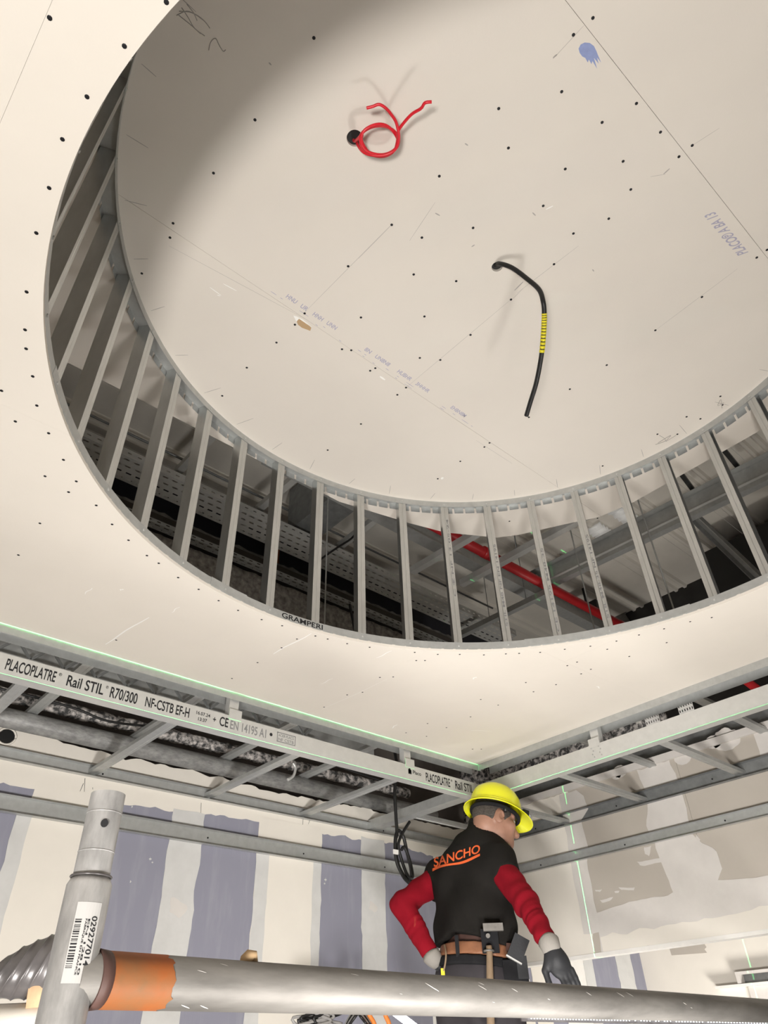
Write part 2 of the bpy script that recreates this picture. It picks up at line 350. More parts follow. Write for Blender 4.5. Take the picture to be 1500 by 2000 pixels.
# pencil marks and hairs
b = MB()
for a, c in [((595,610),(762,441)), ((793,757),(1000,583)), ((1010,572),(1130,480)), ((1352,284),(1405,250)), ((1000,585),(1022,563)), ((800,470),(850,395)), ((1280,645),(1440,525)), ((1300,340),(1270,345)), ((330,480),(600,625)), ((930,860),(1000,905)), ((1140,50),(1080,115)), ((765,439),(700,505))]:
    strip(b, Z(*a, HU), Z(*c, HU), .0011)
for a, c in [((1308,329),(1296,340)), ((921,482),(927,478)), ((1080,113),(1088,106)), ((1040,415),(1046,421)), ((850,416),(859,421)), ((525,122),(530,127)), ((908,280),(914,284)), ((1160,530),(1157,526)), ((1005,567),(1022,550))]:
    strip(b, Z(*a, HU), Z(*c, HU), .004)
for k in range(38):
    th = math.radians(9.4+k*9.47); ln = .045+.03*random.random(); da = .03*(random.random()-.5)
    p = w(CX+R*.985*math.cos(th), CY+R*.985*math.sin(th), HU); q = w(CX+(R-ln)*math.cos(th+da), CY+(R-ln)*math.sin(th+da), HU)
    strip(b, p, q, .0022)
b.build('pencil_marks', 'pencil', ceil2)
b = MB()
for pts in [[(345,30),(365,22),(385,30),(400,42),(410,55)], [(350,22),(375,25),(395,38)], [(355,15),(368,35),(380,55),(400,70)], [(365,8),(378,25),(385,40)], [(347,28),(372,48),(392,66)], [(408,98),(412,82),(421,75),(428,88),(436,100),(441,97)], [(1285,865),(1310,850),(1300,862),(1320,850)], [(1410,797),(1408,780),(1402,792),(1414,786)], [(1280,868),(1300,860),(1288,850)]]:
    b.tube(smooth_path([Z(*p, HU)-V((0, 0, .001)) for p in pts], 5), .0011, 4)
b.build('pencil_scribble', 'pencil', ceil2)
# faint violet factory print along the seam
b = MB(); dxs = [(540,590),(553,598),(566,607),(572,655-45)]
seam = lambda x: .985
pr = random.Random(3)
X = .52
while X < 1.3:
    ln = pr.choice([.012, .018, .03, .008])
    if pr.random() < .75:
        for dy in ((-.012,), (-.012, -.004), (-.004,))[pr.randrange(3)]: strip(b, w(X, .985+dy, HU), w(X+ln, .985+dy, HU), .0022, k=2)
    X += ln+pr.choice([.006, .012, .03])
b.build('dash_print', 'violet', ceil2)
b = MB()
X = .56
while X < 1.30:
    nl = pr.choice([2, 3, 5, 6])
    txt = ''.join(pr.choice('HEBMNRU38') for _ in range(nl)); L = nl*.0105
    if pr.random() < .8:
        org = w(X, .962+.002*pr.random(), HU)-V((0, 0, .0004)); add_text(b, txt, org, w(X+L, .962, HU)-w(X, .962, HU), V((0, -.018, 0)))
    X += L+.014+.02*pr.random()
b.build('faint_print', 'violet', ceil2)
# BA 13 print near the right seam, upside down from here
p0, p1, p2 = onz(1462, 492, HU), onz(1396, 413, HU), onz(1440, 500, HU)
b = MB(); o0 = w(p0.x, p0.y, HU)-V((0, 0, .0004)); add_text(b, 'PLACO\u00ae A BA 13', o0, W3(p1)-W3(p0), (W3(p2)-W3(p0)))
b.build('board_print', 'violet', ceil2)
# blue paint blob with drips
pts = [(1130,95),(1134,87),(1142,83),(1152,84),(1160,90),(1165,100),(1168,108),(1174,122),(1166,112),(1169,124),(1160,113),(1166,134),(1157,119),(1155,125),(1150,116),(1148,122),(1143,113),(1137,110),(1132,103)]
b = MB(); b.prism([Z(*p, HU) for p in pts], (0, 0, -.0008)); b.build('blue_paint_blob', 'blueink', ceil2)
# torn paper by the seam
b = MB(); b.prism([Z(*p, HU) for p in [(577,622),(584,620),(600,632),(608,640),(606,646),(590,640),(582,634)]], (0, 0, -.0008)); b.build('torn_paper', 'kraft', ceil2)
b = MB(); b.prism([Z(*p, HU) for p in [(573,616),(580,618),(592,624),(608,638),(600,633),(584,622),(579,628)]], (0, 0, -.0014)); b.build('torn_edge', 'scratch', ceil2)
b = MB()
for a, c, wd in [((410,561),(432,577),.003),((436,554),(462,568),.003),((430,578),(424,576),.003),((865,932),(862,936),.012),((742,735),(752,742),.008),((1080,402),(1066,409),.004)]: strip(b, Z(*a, HU), Z(*c, HU), wd)
b.build('scuff', 'scratch', ceil2)

# ------------------------------------------------------------------ drum frame
drum = thing('drum_frame', 'round galvanized stud and track frame rising from the ceiling opening to the disc', 'metal frame', w(CX, CY, 1+TB))
def arc_sec(mb, r_sec, a0, a1, n):
    """sweep a closed (r, z) section around the drum axis"""
    m = len(r_sec); vs = []
    for i in range(n+1):
        a = a0+(a1-a0)*i/n
        vs += [V((CX*S+r*math.cos(a), CY*S+r*math.sin(a), z)) for r, z in r_sec]
    fs = [(i*m+k, i*m+(k+1) % m, (i+1)*m+(k+1) % m, (i+1)*m+k) for i in range(n) for k in range(m)]
    fs += [tuple(range(m))[::-1], tuple(range(n*m, n*m+m))]
    mb.add(vs, fs)
R0 = R*S; zl = CZ+S+.0125; zu = CZ+HU*S; t = .001
TH0 = math.radians(-3.1); DTH = math.radians(9.45)
lt = MB()
arc_sec(lt, [(R0, zl-.002), (R0+.05, zl-.002), (R0+.05, zl-.002+t), (R0+t, zl-.002+t), (R0+t, zl+.030), (R0, zl+.030)], 0, 2*math.pi, 152)
low = lt.build('lower_track', 'zinc', drum)
for a0, a1 in [(10.5, 41), (96.3, 104), (138, 150)]:
    ov = MB(); arc_sec(ov, [(R0-.0012, zl+.001), (R0-.0002, zl+.001), (R0-.0002, zl+.033), (R0-.0012, zl+.033)], math.radians(a0), math.radians(a1), 20); ov.build('splice_plate', 'zinc', low)
ut = MB()
arc_sec(ut, [(R0, zu-.030), (R0+t, zu-.030), (R0+t, zu-.001), (R0+.05, zu-.001), (R0+.05, zu), (R0, zu)], 0, 2*math.pi, 152)
upt = ut.build('upper_track', 'zinc', drum)
# slotted outer flange of the flexible track: separate tabs
tb = MB(); tw = DTH/4*.40*(R0+.05)
tb.box((-.0006, -tw, -.030), (.0006, tw, 0)); to = tb.build('flange_tab', 'zinc', origin=(0, 0, 0)); tm = to.data; bpy.data.objects.remove(to)
for k in range(38*4):
    a = TH0+DTH*(k+.5)/4
    o = link('flange_tab', tm, (CX*S+(R0+.05)*math.cos(a), CY*S+(R0+.05)*math.sin(a), zu), upt); o.rotation_euler = (0, random.uniform(-.06, .06), a)
# studs: C sections, flange towards the axis, web on the far-left side
sec = [(0, .017), (0, .002), (.0014, 0), (0, -.002), (0, -.017), (.046, -.017), (.046, -.010), (.0448, -.010), (.0448, -.0158), (.0012, -.0158), (.0012, .0158), (.0448, .0158), (.0448, .017)]
# (r outward, tangential): web sits on the +tangential side
sec = [(0, -.017), (0, -.002), (.0013, 0), (0, .002), (0, .017), (.046, .017), (.046, -.017), (.0402, -.017), (.0402, -.0158), (.0448, -.0158), (.0448, .0158), (.0012, .0158), (.0012, -.0158), (.005, -.0158), (.005, -.017)]
stud_me = None
for k in range(38):
    a = TH0+DTH*k
    rad = V((math.cos(a), math.sin(a), 0)); tan = V((-math.sin(a), math.cos(a), 0))
    p = V((CX*S, CY*S, 0))+rad*(R0+.0015)
    if stud_me is None:
        mb = MB(); mb.prof((0, 0, 0), (0, 0, zu-zl-.003), sec, (1, 0, 0), (0, 1, 0)); o = mb.build('stud', 'stud', origin=(0, 0, 0)); stud_me = o.data; bpy.data.objects.remove(o)
    o = link('stud', stud_me, p+V((0, 0, zl)), drum); o.rotation_euler = (0, 0, a)
    rs = (0, math.pi/2, a)
for k in range(38):
    a = TH0+DTH*k; rad = V((math.cos(a), math.sin(a), 0)); p = V((CX*S, CY*S, 0))+rad*(R0-.0018)
    for zz, par in ((zl+.014, low), (zu-.018, upt)):
        mb = MB(); mb.obox(p+V((0, 0, zz)), rad*.0015, V((-rad.y, rad.x, 0))*.003, (0, 0, .003)); mb.build('stud_screw', 'zinc_l', par)
# GRAMPERI stamped on the lower track flange
vs, fs = subdiv2d(*text_mesh('GRAMPERI'), cuts=1)
def th_of(x, y): p = onz(x, y, 1.012); return math.atan2(p.y-CY, p.x-CX)
a0, a1 = th_of(548, 1207), th_of(632, 1229)
b = MB(); b.add([V((CX*S+(R0-.0006)*math.cos(a0+(a1-a0)*u), CY*S+(R0-.0006)*math.sin(a0+(a1-a0)*u), zl+.003+.022*v)) for u, v in vs], fs)
b.build('stamped_lettering', 'ink', low)
# small print running up a few studs
for k, txt in [(6, 'C \u20ac NF 13-05-24'), (5, 'STIL M48 NF EN 14195'), (4, 'CE 14195 M48-35'), (3, 'STIL M48-35 NF 14195')]:
    a = TH0+DTH*k; rad = V((math.cos(a), math.sin(a), 0)); tan = V((-math.sin(a), math.cos(a), 0))
    p = V((CX*S, CY*S, 0))+rad*(R0+.0009)
    b = MB(); z0 = zl+(.05, .1, .25, .07)[k % 4]
    add_text(b, txt, p+V((0, 0, z0))+tan*-.012, (0, 0, .42), tan*.010); b.build('stud_print', 'greyink', drum)

# ------------------------------------------------------------------ edge rails of the lowered ceiling and dropped rails
FZ = .862                      # underside of the dropped perimeter frame
f_hi = .9185
def rail_thing(name, label, mb, mat): return tag(mb.build(name, mat), label, 'metal rail')
# upper U rails, open side down, near flange flush with the board edge
ru = MB(); ru.prof(w(-1.25, YE+.026, 1.006), w(XE+.02, YE+.026, 1.006), usec(.068, .040), (0, 1, 0), (0, 0, -1))
rail_thing('ceiling_edge_rail', 'galvanized rail along the ceiling edge above the printed rail', ru, 'zinc')
ru = MB(); ru.prof(w(XE+.037, -1.5, 1.006), w(XE+.037, YE-.002, 1.006), usec(.095, .041), (1, 0, 0), (0, 0, -1))
rail_thing('ceiling_edge_rail', 'galvanized rail along the ceiling edge on the right above the plain dropped rail', ru, 'zinc')
# dropped rail A, printed: 70 mm face, bottom flange
b = MB(); y0 = YE*S; hz = (f_hi-FZ)*S
fa = thing('printed_rail', 'long pale steel rail printed with black lettering, hanging below the ceiling', 'metal rail', w(.8, YE, FZ))
L7 = [(0, 0), (.060, 0), (.060, .0012), (.0012, .0012), (.0012, hz-.0012), (.030, hz-.0012), (.030, hz), (0, hz)]
b.prof(w(-1.25, YE, FZ), w(XE-.005, YE, FZ), L7, (0, 1, 0), (0, 0, 1)); b.build('rail', 'zinc_l', fa)
pa = MB()
def face_text(mb, txt, x0, x1, lo, hi):
    xa, xb = ony(x0, 1300+.25*x0, YE), ony(x1, 1300+.25*x1, YE)
    add_text(mb, txt, w(xa.x, YE-.0003, FZ+(f_hi-FZ)*lo), (( xb.x-xa.x)*S, 0, 0), (0, 0, (f_hi-FZ)*S*(hi-lo)))
for txt, x0, x1, lo, hi in [('PLACOPLATRE', 10, 108, .22, .80), ('\u00ae', 112, 118, .62, .78), ('Rail STIL', 130, 202, .22, .80), ('\u00ae', 205, 210, .62, .78), ('R70/300', 215, 268, .2, .8), ('NF-CSTB EF-H', 284, 370, .22, .78), ('16.07.24', 383, 410, .55, .75), ('13:37', 388, 405, .22, .42), ('+', 416, 422, .4, .65), ('CE', 429, 446, .25, .8), ('Placo', 806, 822, .45, .7), ('PLACOPLATRE', 831, 878, .2, .8), ('\u00ae', 880, 883, .62, .78), ('Rail STIL', 888, 923, .2, .8)]:
    face_text(pa, txt, x0, x1, lo, hi)
xb = ony(529, 1440, YE).x; pa.prism([w(xb+.006*math.cos(k*.7), YE-.0003, FZ+.03+.006*math.sin(k*.7)) for k in range(9)], (0, .0002, 0))
for k in range(5):
    xq = ony(798+k, 1520, YE).x; pa.box(w(xq, YE-.0003, FZ+.022+.004*(k % 2)), w(xq+.006, YE-.0002, FZ+.044-.003*((k+1) % 3)))
pa.build('printed_lettering', 'ink', fa)
pb = MB(); face_text(pb, 'EN 14195 A1', 450, 520, .22, .75)
x0, x1 = ony(541, 1440, YE).x, ony(577, 1450, YE).x
for za, zb in ((.012, .015), (.043, .046)): pb.box(w(x0, YE-.0003, FZ+za), w(x1, YE-.0002, FZ+zb))
for xa in (x0, x1-.003): pb.box(w(xa, YE-.0003, FZ+.012), w(xa+.003, YE-.0002, FZ+.046))
face_text(pb, 'ACIER PLACO', 544, 574, .55, .72); face_text(pb, 'NF CSTB', 544, 574, .3, .48)
pb.build('grey_lettering', 'greyink', fa)
# dropped rail B, plain
fb = thing('dropped_rail', 'plain pale steel rail hanging below the ceiling on the right of the corner', 'metal rail', w(XE, .5, FZ))
b = MB(); b.prof(w(XE, -1.3, FZ), w(XE, YE+.03, FZ), L7, (1, 0, 0), (0, 0, 1)); b.build('rail', 'zinc_l', fb)
pj = onx(1162, 1455, XE)
b = MB(); b.prof(w(XE-.0008, pj.y-.9, FZ+.001), w(XE-.0008, pj.y, FZ+.001), [(0, 0), (.0006, 0), (.0006, hz-.002), (0, hz-.002)], (1, 0, 0), (0, 0, 1)); b.build('overlapping_rail', 'zinc_l', fb)
for dy in (-.02, .012):
    for k in range(4):
        b = MB(); b.obox(w(XE-.002, pj.y+dy+.006*(k % 2), FZ+.012+.011*k), (.001, 0, 0), (0, .0026, 0), (0, 0, .0026)); b.build('rivet', 'zinc', fb)
# hangers from the ceiling-edge rail to the dropped rails
def hanger(x, y, ax, label):
    t_ = thing('hanger_stud', label, 'metal stud', w(x, y, .89), group=None)
    d = V((1, 0, 0)) if ax == 'x' else V((0, 1, 0)); out = V((0, 1, 0)) if ax == 'x' else V((1, 0, 0))
    b = MB(); b.prof(w(x, y, .90)+out*.012, w(x, y, 1.003)+out*.012, csec(.046, .034), d, out); b.build('stud', 'zinc_l', t_)
    b = MB(); c = w(x, y, .925)-out*.001; b.obox(c+d*.004, d*.031, out*.0008, (0, 0, .022)); b.build('fixing_plate', 'zinc_l', t_)
hx = [ony(458, 1370, YE+.01).x, ony(795, 1475, YE+.01).x]
hanger(hx[0], YE, 'x', 'short steel hanger stud over the middle of the printed rail')
hanger(hx[1], YE, 'x', 'short steel hanger stud over the printed rail close to the corner')
hanger(XE, onx(1157, 1430, XE).y, 'y', 'short steel hanger stud above the joint of the plain dropped rail')
hanger(XE, onx(1157, 1430, XE).y-1.0, 'y', 'short steel hanger stud at the far right of the plain dropped rail')
# cross bars
def furring(p, q, name, label, mat='zinc', wd=.047, group=None):
    d = (q-p).normalized(); sd = d.cross(V((0, 0, 1)))
    s_ = [(-wd/2, 0), (-wd/2+.012, .0), (-wd/2+.014, .002), (wd/2-.014, .002), (wd/2-.012, 0), (wd/2, 0), (wd/2, .018), (wd/2-.001, .018), (wd/2-.001, .003), (-wd/2+.001, .003), (-wd/2+.001, .018), (-wd/2, .018)]
    b = MB(); b.prof(p, q, s_, sd, (0, 0, 1)); return tag(b.build(name, mat), label, 'metal bar', group)
YW, XW = 2.63, 2.94
names = ['first', 'second', 'third', 'fourth']
for i, x in enumerate([.468, .928, 1.404, 1.87]):
    furring(w(x, YE+.02, FZ+.002), w(x, YW-.003, FZ+.002), 'cross_bar', f'{names[i]} steel cross bar from the left between printed rail and striped wall')
for i, x in enumerate([.245, .642, 1.028, 1.415, 1.803]):
    furring(w(x, YE+.055, .992), w(x, YW+.1, .992), 'upper_cross_bar', f'{["leftmost","second","third","fourth","fifth"][i]} steel bar from the left above and behind the printed rail', 'zinc_d' if i == 9 else 'zinc')
b = MB(); b.prof(w(2.270, YE+.046, FZ+.003), w(2.270, YW-.003, FZ+.003), usec(.075, .05), (1, 0, 0), (0, 0, 1))
tag(b.build('corner_channel', 'zinc'), 'wide steel channel running from the frame corner to the striped wall', 'metal rail')
furring(w(XE+.04, 2.015, FZ+.002), w(XW-.003, 2.015, FZ+.002), 'cross_bar', 'steel cross bar just behind the yellow helmet on the right')
furring(w(2.30, 2.352, FZ+.003), w(XW-.003, 2.352, FZ+.003), 'cross_bar', 'steel cross bar above the left shoulder of the worker')
for i, y in enumerate([1.60, 1.16, .72]):
    furring(w(XE+.04, y, FZ+.002), w(XW-.003, y, FZ+.002), 'cross_bar', f'{names[i]} steel cross bar right of the helmet between dropped rail and right wall')
for i, y in enumerate([1.52, 1.02, .56]):
    furring(w(XE+.085, y, .992), w(XW+.02, y, .992), 'upper_cross_bar', f'{names[i]} steel bar from the corner above the plain dropped rail')
# rails on the walls
def wall_rail(name, label, p, q, out, h, f, mat='zinc', up=True):
    """U channel with its web on the wall; out = into the room"""
    tt = thing(name, label, 'metal rail', (p+q)/2)
    s_ = [(0, 0), (f, 0), (f, .0012), (.0012, .0012), (.0012, h-.0012), (f, h-.0012), (f, h), (0, h)]
    b = MB(); b.prof(p, q, s_, out, (0, 0, 1)); b.build('rail', mat, tt)
    d = (q-p).normalized(); n = int((q-p).length/.6)
    for i in range(n):
        c = p+d*(.25+i*.6)+V(out)*.0024+V((0, 0, h*.5)); m = MB(); nv = 8; u = V((0, 0, 1))
        m.prism([c+d*.0045*math.cos(k*math.pi/4)+u*.0045*math.sin(k*math.pi/4) for k in range(nv)], V(out)*.001); m.build('screw', 'screw', tt)
    return tt
wall_rail('wall_angle', 'upper steel angle fixed along the striped wall under the cross bars', w(-.6, YW-.001, .853), w(XW-.03, YW-.001, .853), (0, -1, 0), .050, .028)
wall_rail('wall_track', 'lower steel track fixed along the blue striped wall', w(-.6, YW-.003, .689), w(XW-.03, YW-.003, .689), (0, -1, 0), .070, .030)
wall_rail('wall_angle', 'upper steel angle fixed along the right wall under the cross bars', w(XW-.001, -1.2, .853), w(XW-.001, YW-.03, .853), (-1, 0, 0), .068, .028, 'zinc_d')
wall_rail('wall_track', 'lower steel track fixed along the patched right wall', w(XW-.003, -1.2, .699), w(XW-.003, YW-.03, .699), (-1, 0, 0), .052, .024)

# ------------------------------------------------------------------ walls
FL = -CZ/S
def patch(parent, name, mat, pts, plane, amp=.008, seg=.02, t=.0014, smooth=(), lift=0.):
    pts = ragged(pts, amp, seg, smooth)
    if plane == 'A': poly = [w(x, YW, z)-V((0, lift, 0)) for x, z in pts]; off = (0, -t, 0)
    else: poly = [w(XW, y, z)-V((lift, 0, 0)) for y, z in pts]; off = (-t, 0, 0)
    b = MB(); b.prism(poly, off); return b.build(name, mat, parent)
wl = thing('wall_left', None, None, w(1.6, YW, FL), kind='structure')
xs = [-1.3, -.57, .35, 1.335, 2.27, 3.19, 3.75]
for x0, x1 in zip(xs, xs[1:]):
    b = MB(); b.box(w(x0+.0006, YW, FL), w(x1-.0006, YW+.01, .938)); b.build('plasterboard', 'blue', wl)
top = [(-1.3, .965), (.4, .965), (.58, .972), (1.0, .945), (1.3, .955), (1.7, .94), (2.2, .955), (3.3, .95)]
low_b = [(3.3, .80), (2.62, .80), (2.44, .826), (2.31, .82), (2.21, .815), (1.97, .811), (1.65, .809), (1.468, .808), (1.389, .795), (1.27, .79), (1.05, .782), (.75, .78), (.62, .772), (.3, .78), (-1.3, .78)]
patch(wl, 'cream_band', 'cream', low_b[::-1][::-1]+top, 'A', .012, .02, .0012)
def column(x0, x1, z1, mat, name, amp=.006, z0=FL, t=.0014, lift=.0011):
    patch(wl, name, mat, [(x0, z0), (x1, z0), (x1, z1), (x0, z1)], 'A', amp, .03, t, lift=lift)
column(.745, 1.0, .80, 'cream', 'cream_panel')
column(.71, .76, .70, 'tape', 'joint_tape', lift=.0018, t=.001)
column(1.265, 1.40, .80, 'tape', 'joint_tape', .008)
column(1.652, 1.978, .83, 'cream', 'cream_panel')
column(1.652, 1.712, .70, 'tape', 'joint_tape', .004, lift=.0024, t=.0008)
column(1.935, 1.978, .70, 'tape', 'joint_tape', .006, lift=.0024, t=.0008)
column(2.202, 2.342, .83, 'tape', 'joint_tape', .008)
column(2.66, 3.28, .83, 'cream', 'cream_panel')
column(.1, .52, .80, 'cream', 'cream_panel')
column(3.30, 3.42, .45, 'cream', 'cream_panel')
column(3.62, 3.80, .55, 'tape', 'joint_tape')
column(4.0, 4.4, .55, 'tape', 'joint_tape') if False else None
for c, r in [((1.335, .47), .045), ((2.265, .55), .03)]:
    patch(wl, 'filler_blob', 'skim', [(c[0]+r*(.75+.2*math.sin(3*a+c[0]))*math.cos(a), c[1]+r*(.7+.25*math.cos(2*a+1))*math.sin(a)) for a in np.linspace(0, 6.0, 16)], 'A', .004, .02, .0008, lift=.0027)
for x, z, r in [(1.205, .615, .007), (1.215, .605, .005), (2.005, .63, .009), (2.0, .615, .006), (2.50, .50, .009), (2.515, .49, .006), (2.49, .48, .005), (1.10, .78, .005), (1.145, .535, .004)]:
    patch(wl, 'plaster_splash', 'tape', [(x+r*(.6+.4*math.sin(5*a+x*40))*math.cos(a), z+r*(.7+.5*math.cos(3*a))*math.sin(a)) for a in np.linspace(0, 5.7, 10)], 'A', 0, 1, .0006, lift=.0002)
# pencil ticks on the cream band
b = MB()
for x, y, dx, dy in [(166,1520,-2,40),(163,1530,-12,28),(181,1538,0,4),(393,1568,-1,30),(592,1598,-1,24),(605,1602,-3,8),(600,1612,6,4),(350,1760,-3,14),(343,1756,0,4)]:
    p, q = ony(x, y, YW-.0016), ony(x+dx, y+dy, YW-.0016); p, q = W3(p), W3(q)
    sd = V((1, 0, 0))*.0012; b.add([p-sd, p+sd, q+sd*.6, q-sd*.6], [(0, 1, 2, 3)])
b.build('pencil_ticks', 'ink', wl)
# right wall: a bulkhead hanging over the opening to the next room
wr = thing('wall_right', None, None, w(XW, .8, .339), kind='structure')
ys = [-1.4, -.42, .497, 1.413, YW+.0]
for y0, y1 in zip(ys, ys[1:]):
    b = MB(); b.box(w(XW, y0+.0006, .339), w(XW+.0098, y1-.0006, 1.03)); b.build('plasterboard', 'taupe', wr)
b = MB(); b.box(w(XW-.0035, -1.4, .3335), w(XW+.05, YW-.001, .3385)); b.box(w(XW-.0035, -1.4, .3385), w(XW-.0001, YW-.001, .3475)); b.build('corner_bead', 'white', wr)
b = MB(); b.box(w(XW+.044, -1.4, .3387), w(XW+.052, YW-.001, 1.03)); b.build('rear_board', 'cream', wr)
P = lambda *q: (lambda r: (r.y, r.z))(onx(*q, XW))
patch(wr, 'cream_panel', 'cream', [(YW, .339), (2.0, .339), (1.97, .54), (1.96, .70), (1.955, .79), (1.965, .84), (2.02, .87), (1.97, .95), (1.98, 1.0), (YW, 1.0)], 'B', .01, .02, .0012)
patch(wr, 'skim_band', 'skim', [(1.96, .341), (-1.4, .341), (-1.4, .50), (1.0, .50), (1.19, .51), (1.29, .515), (1.40, .527), (1.41, .515), (1.56, .517), (1.60, .505), (1.78, .508), (1.95, .49)], 'B', .004, .02, .0014, lift=.0008)
patch(wr, 'cream_panel', 'cream', [(1.95, .341), (-1.4, .341), (-1.4, .41), (1.1, .415), (1.6, .405), (1.95, .40)], 'B', .012, .03, .0006, lift=.0022)
patch(wr, 'skim_column', 'skim', [(1.575, .51), (1.40, .51), (1.35, .56), (1.352, .62), (1.40, .66), (1.43, .70), (1.425, .88), (1.44, 1.0), (1.60, 1.0), (1.585, .88), (1.62, .77), (1.60, .70), (1.59, .60)], 'B', .008, .02, .0012, lift=.0012)
patch(wr, 'joint_tape', 'skim', [(2.03, .42), (1.945, .42), (1.945, .69), (1.925, .74), (1.93, .80), (1.935, .86), (1.885, .90), (1.895, .96), (1.93, .995), (2.03, .995)], 'B', .005, .03, .0009, lift=.0018)
for pts in [[(1240,1560),(1250,1562),(1248,1598),(1236,1602)], [(1170,1780),(1190,1770),(1195,1760),(1175,1770)]]: pass
for x, y, r in [(1212,1512,.045), (1335,1485,.05), (1395,1455,.045), (1420,1450,.075), (1205,1520,.03)]:
    c = P(x, y); patch(wr, 'filler_blob', 'skim', [(c[0]+r*.8*math.cos(a), c[1]+.012+r*.6*math.sin(a)) for a in np.linspace(0, 6.0, 13)], 'B', .012, .012, .001, lift=.0004)
patch(wr, 'skim_column', 'skim', [P(1470, 1425), P(1500, 1415), (.6, .95), (.6, .60), (.72, .60), P(1490, 1490)], 'B', .006, .02, .001, lift=.0004)
for pts in [[(1244,1683),(1290,1676),(1292,1684),(1250,1690)], [(1258,1655),(1272,1652),(1268,1672),(1260,1668)], [(1162,1738),(1176,1737),(1172,1742),(1164,1741)], [(1208,1733),(1240,1733),(1238,1739),(1214,1738)], [(1200,1741),(1210,1740),(1208,1744),(1202,1744)], [(1172,1758),(1198,1752),(1194,1757),(1176,1763)], [(1360,1630),(1368,1640),(1364,1650),(1358,1640)]]:
    patch(wr, 'filler_blob', 'skim', [P(*q) for q in pts], 'B', .004, .008, .001, lift=.0004)
# pale strip on the top of the bulkhead and the grey surface above it
b = MB(); b.box(w(XW-.012, -1.4, 1.0), w(XW+.012, YW, 1.03)); b.build('top_track', 'skim', wr)
b = MB(); b.box(w(XW+.06, -1.4, 1.0), w(XW+.075, YW, 1.135)); o = b.build('trim_1', 'zinc_d'); tag(o, 'dull grey steel closing panel above the right wall', 'panel')
o.name = 'closing_panel'
# next room behind the bulkhead
XN = 4.33
wn = thing('wall_far', None, None, w(XN, 1.4, FL), kind='structure')
b = MB(); b.box(w(XN, -1.4, FL), w(XN+.03, YW, .62)); b.build('plasterboard', 'cream', wn)
b = MB(); b.box(w(3.7505, YW, FL), w(XN+.03, YW+.01, .97)); b.build('plasterboard', 'blue', wl)
patch(wl, 'joint_tape', 'tape', [(4.0, FL), (4.16, FL), (4.13, .7), (3.98, .7)], 'A', .008, .03, .0012) if False else None
pA = lambda x, y: (lambda r: (r.x, r.z))(ony(x, y, YW))
xt = [pA(x, 1890)[0] for x in (1120, 1140, 1158, 1205, 1235, 1257)]
column(xt[0]-.12, xt[1], .6, 'white', 'corner_strip', .003, lift=.0025)
column(xt[1], xt[2], .6, 'tape', 'joint_tape', .004, lift=.0025)
column(xt[3], xt[4]-.0, .6, 'tape', 'joint_tape', .01)
b = MB(); b.prism([W3(onx(x, y, XN))-V((.001, 0, 0)) for x, y in [(1308,1853),(1375,1842),(1380,1850),(1376,1854),(1381,1861),(1312,1866)]], (-.001, 0, 0)); b.build('bare_patch', 'taupe', wn)
# niche with a ledge
pa_, pb_ = onx(1405, 1927, XN), onx(1500, 1913, XN)
b = MB(); b.box(w(XN-.05, 0, pa_.z-.012), w(XN, pa_.y, pa_.z)); tag(b.build('shelf_ledge', 'white'), 'white ledge projecting from the far wall at lower right', 'ledge')
pq, pr_ = onx(1452, 1904, XN), onx(1455, 1921, XN)
b = MB(); b.box(w(XN-.004, 0, pr_.z), w(XN, pq.y, pq.z)); b.build('niche_back', 'zinc_d', wn)
b = MB(); b.box(w(XN-.05, pq.y, pr_.z), w(XN, pq.y+.02, pq.z+.012)); b.box(w(XN-.05, 0, pq.z), w(XN, pq.y, pq.z+.012)); b.build('niche_frame', 'skim', wn)
pq = onx(1470, 1940, XN); b = MB(); b.box(w(XN-.03, 0, FL), w(XN, pq.y, pa_.z-.0125)); b.build('jamb', 'skim', wn)
# room shell out of view
fl = MB(); fl.box(w(-3, -3, FL)-V((0, 0, .1)), w(5, 4, FL)); tag(fl.build('floor', 'concrete'), None, None, kind='structure')
b = MB(); b.box(w(-2.6, -2.8, FL), w(-2.55, 3.2, 2.7)); tag(b.build('wall_near_left', 'cream'), None, None, kind='structure')
b = MB(); b.box(w(-2.55, -2.8, FL), w(4.6, -2.75, 2.7)); tag(b.build('wall_near_right', 'cream'), None, None, kind='structure')

# ------------------------------------------------------------------ plenum
# roof deck: ribbed sheets running parallel to the striped wall
deck = thing('ceiling_roof_deck', None, None, w(1, 1, 2.62), kind='structure')
ZD = 2.62
y = -2.7; k = 0
while y < 3.3:
    sec_ = [(0, 0), (.20, 0), (.212, .016), (.228, .016), (.240, 0), (.268, 0), (.280, .016), (.296, .016), (.308, 0), (.347, 0)]
    sec2 = [(a*S, -h*S) for a, h in sec_]
    full = sec2+[(a, h+.004) for a, h in sec2[::-1]]
    sky = 1.15 < y < 1.5
    b = MB(); b.prof(w(-2.5, y, ZD), w(4.5, y, ZD), full, (0, 1, 0), (0, 0, 1)); b.build('deck_sheet', 'deck', deck)
    y += .349; k += 1
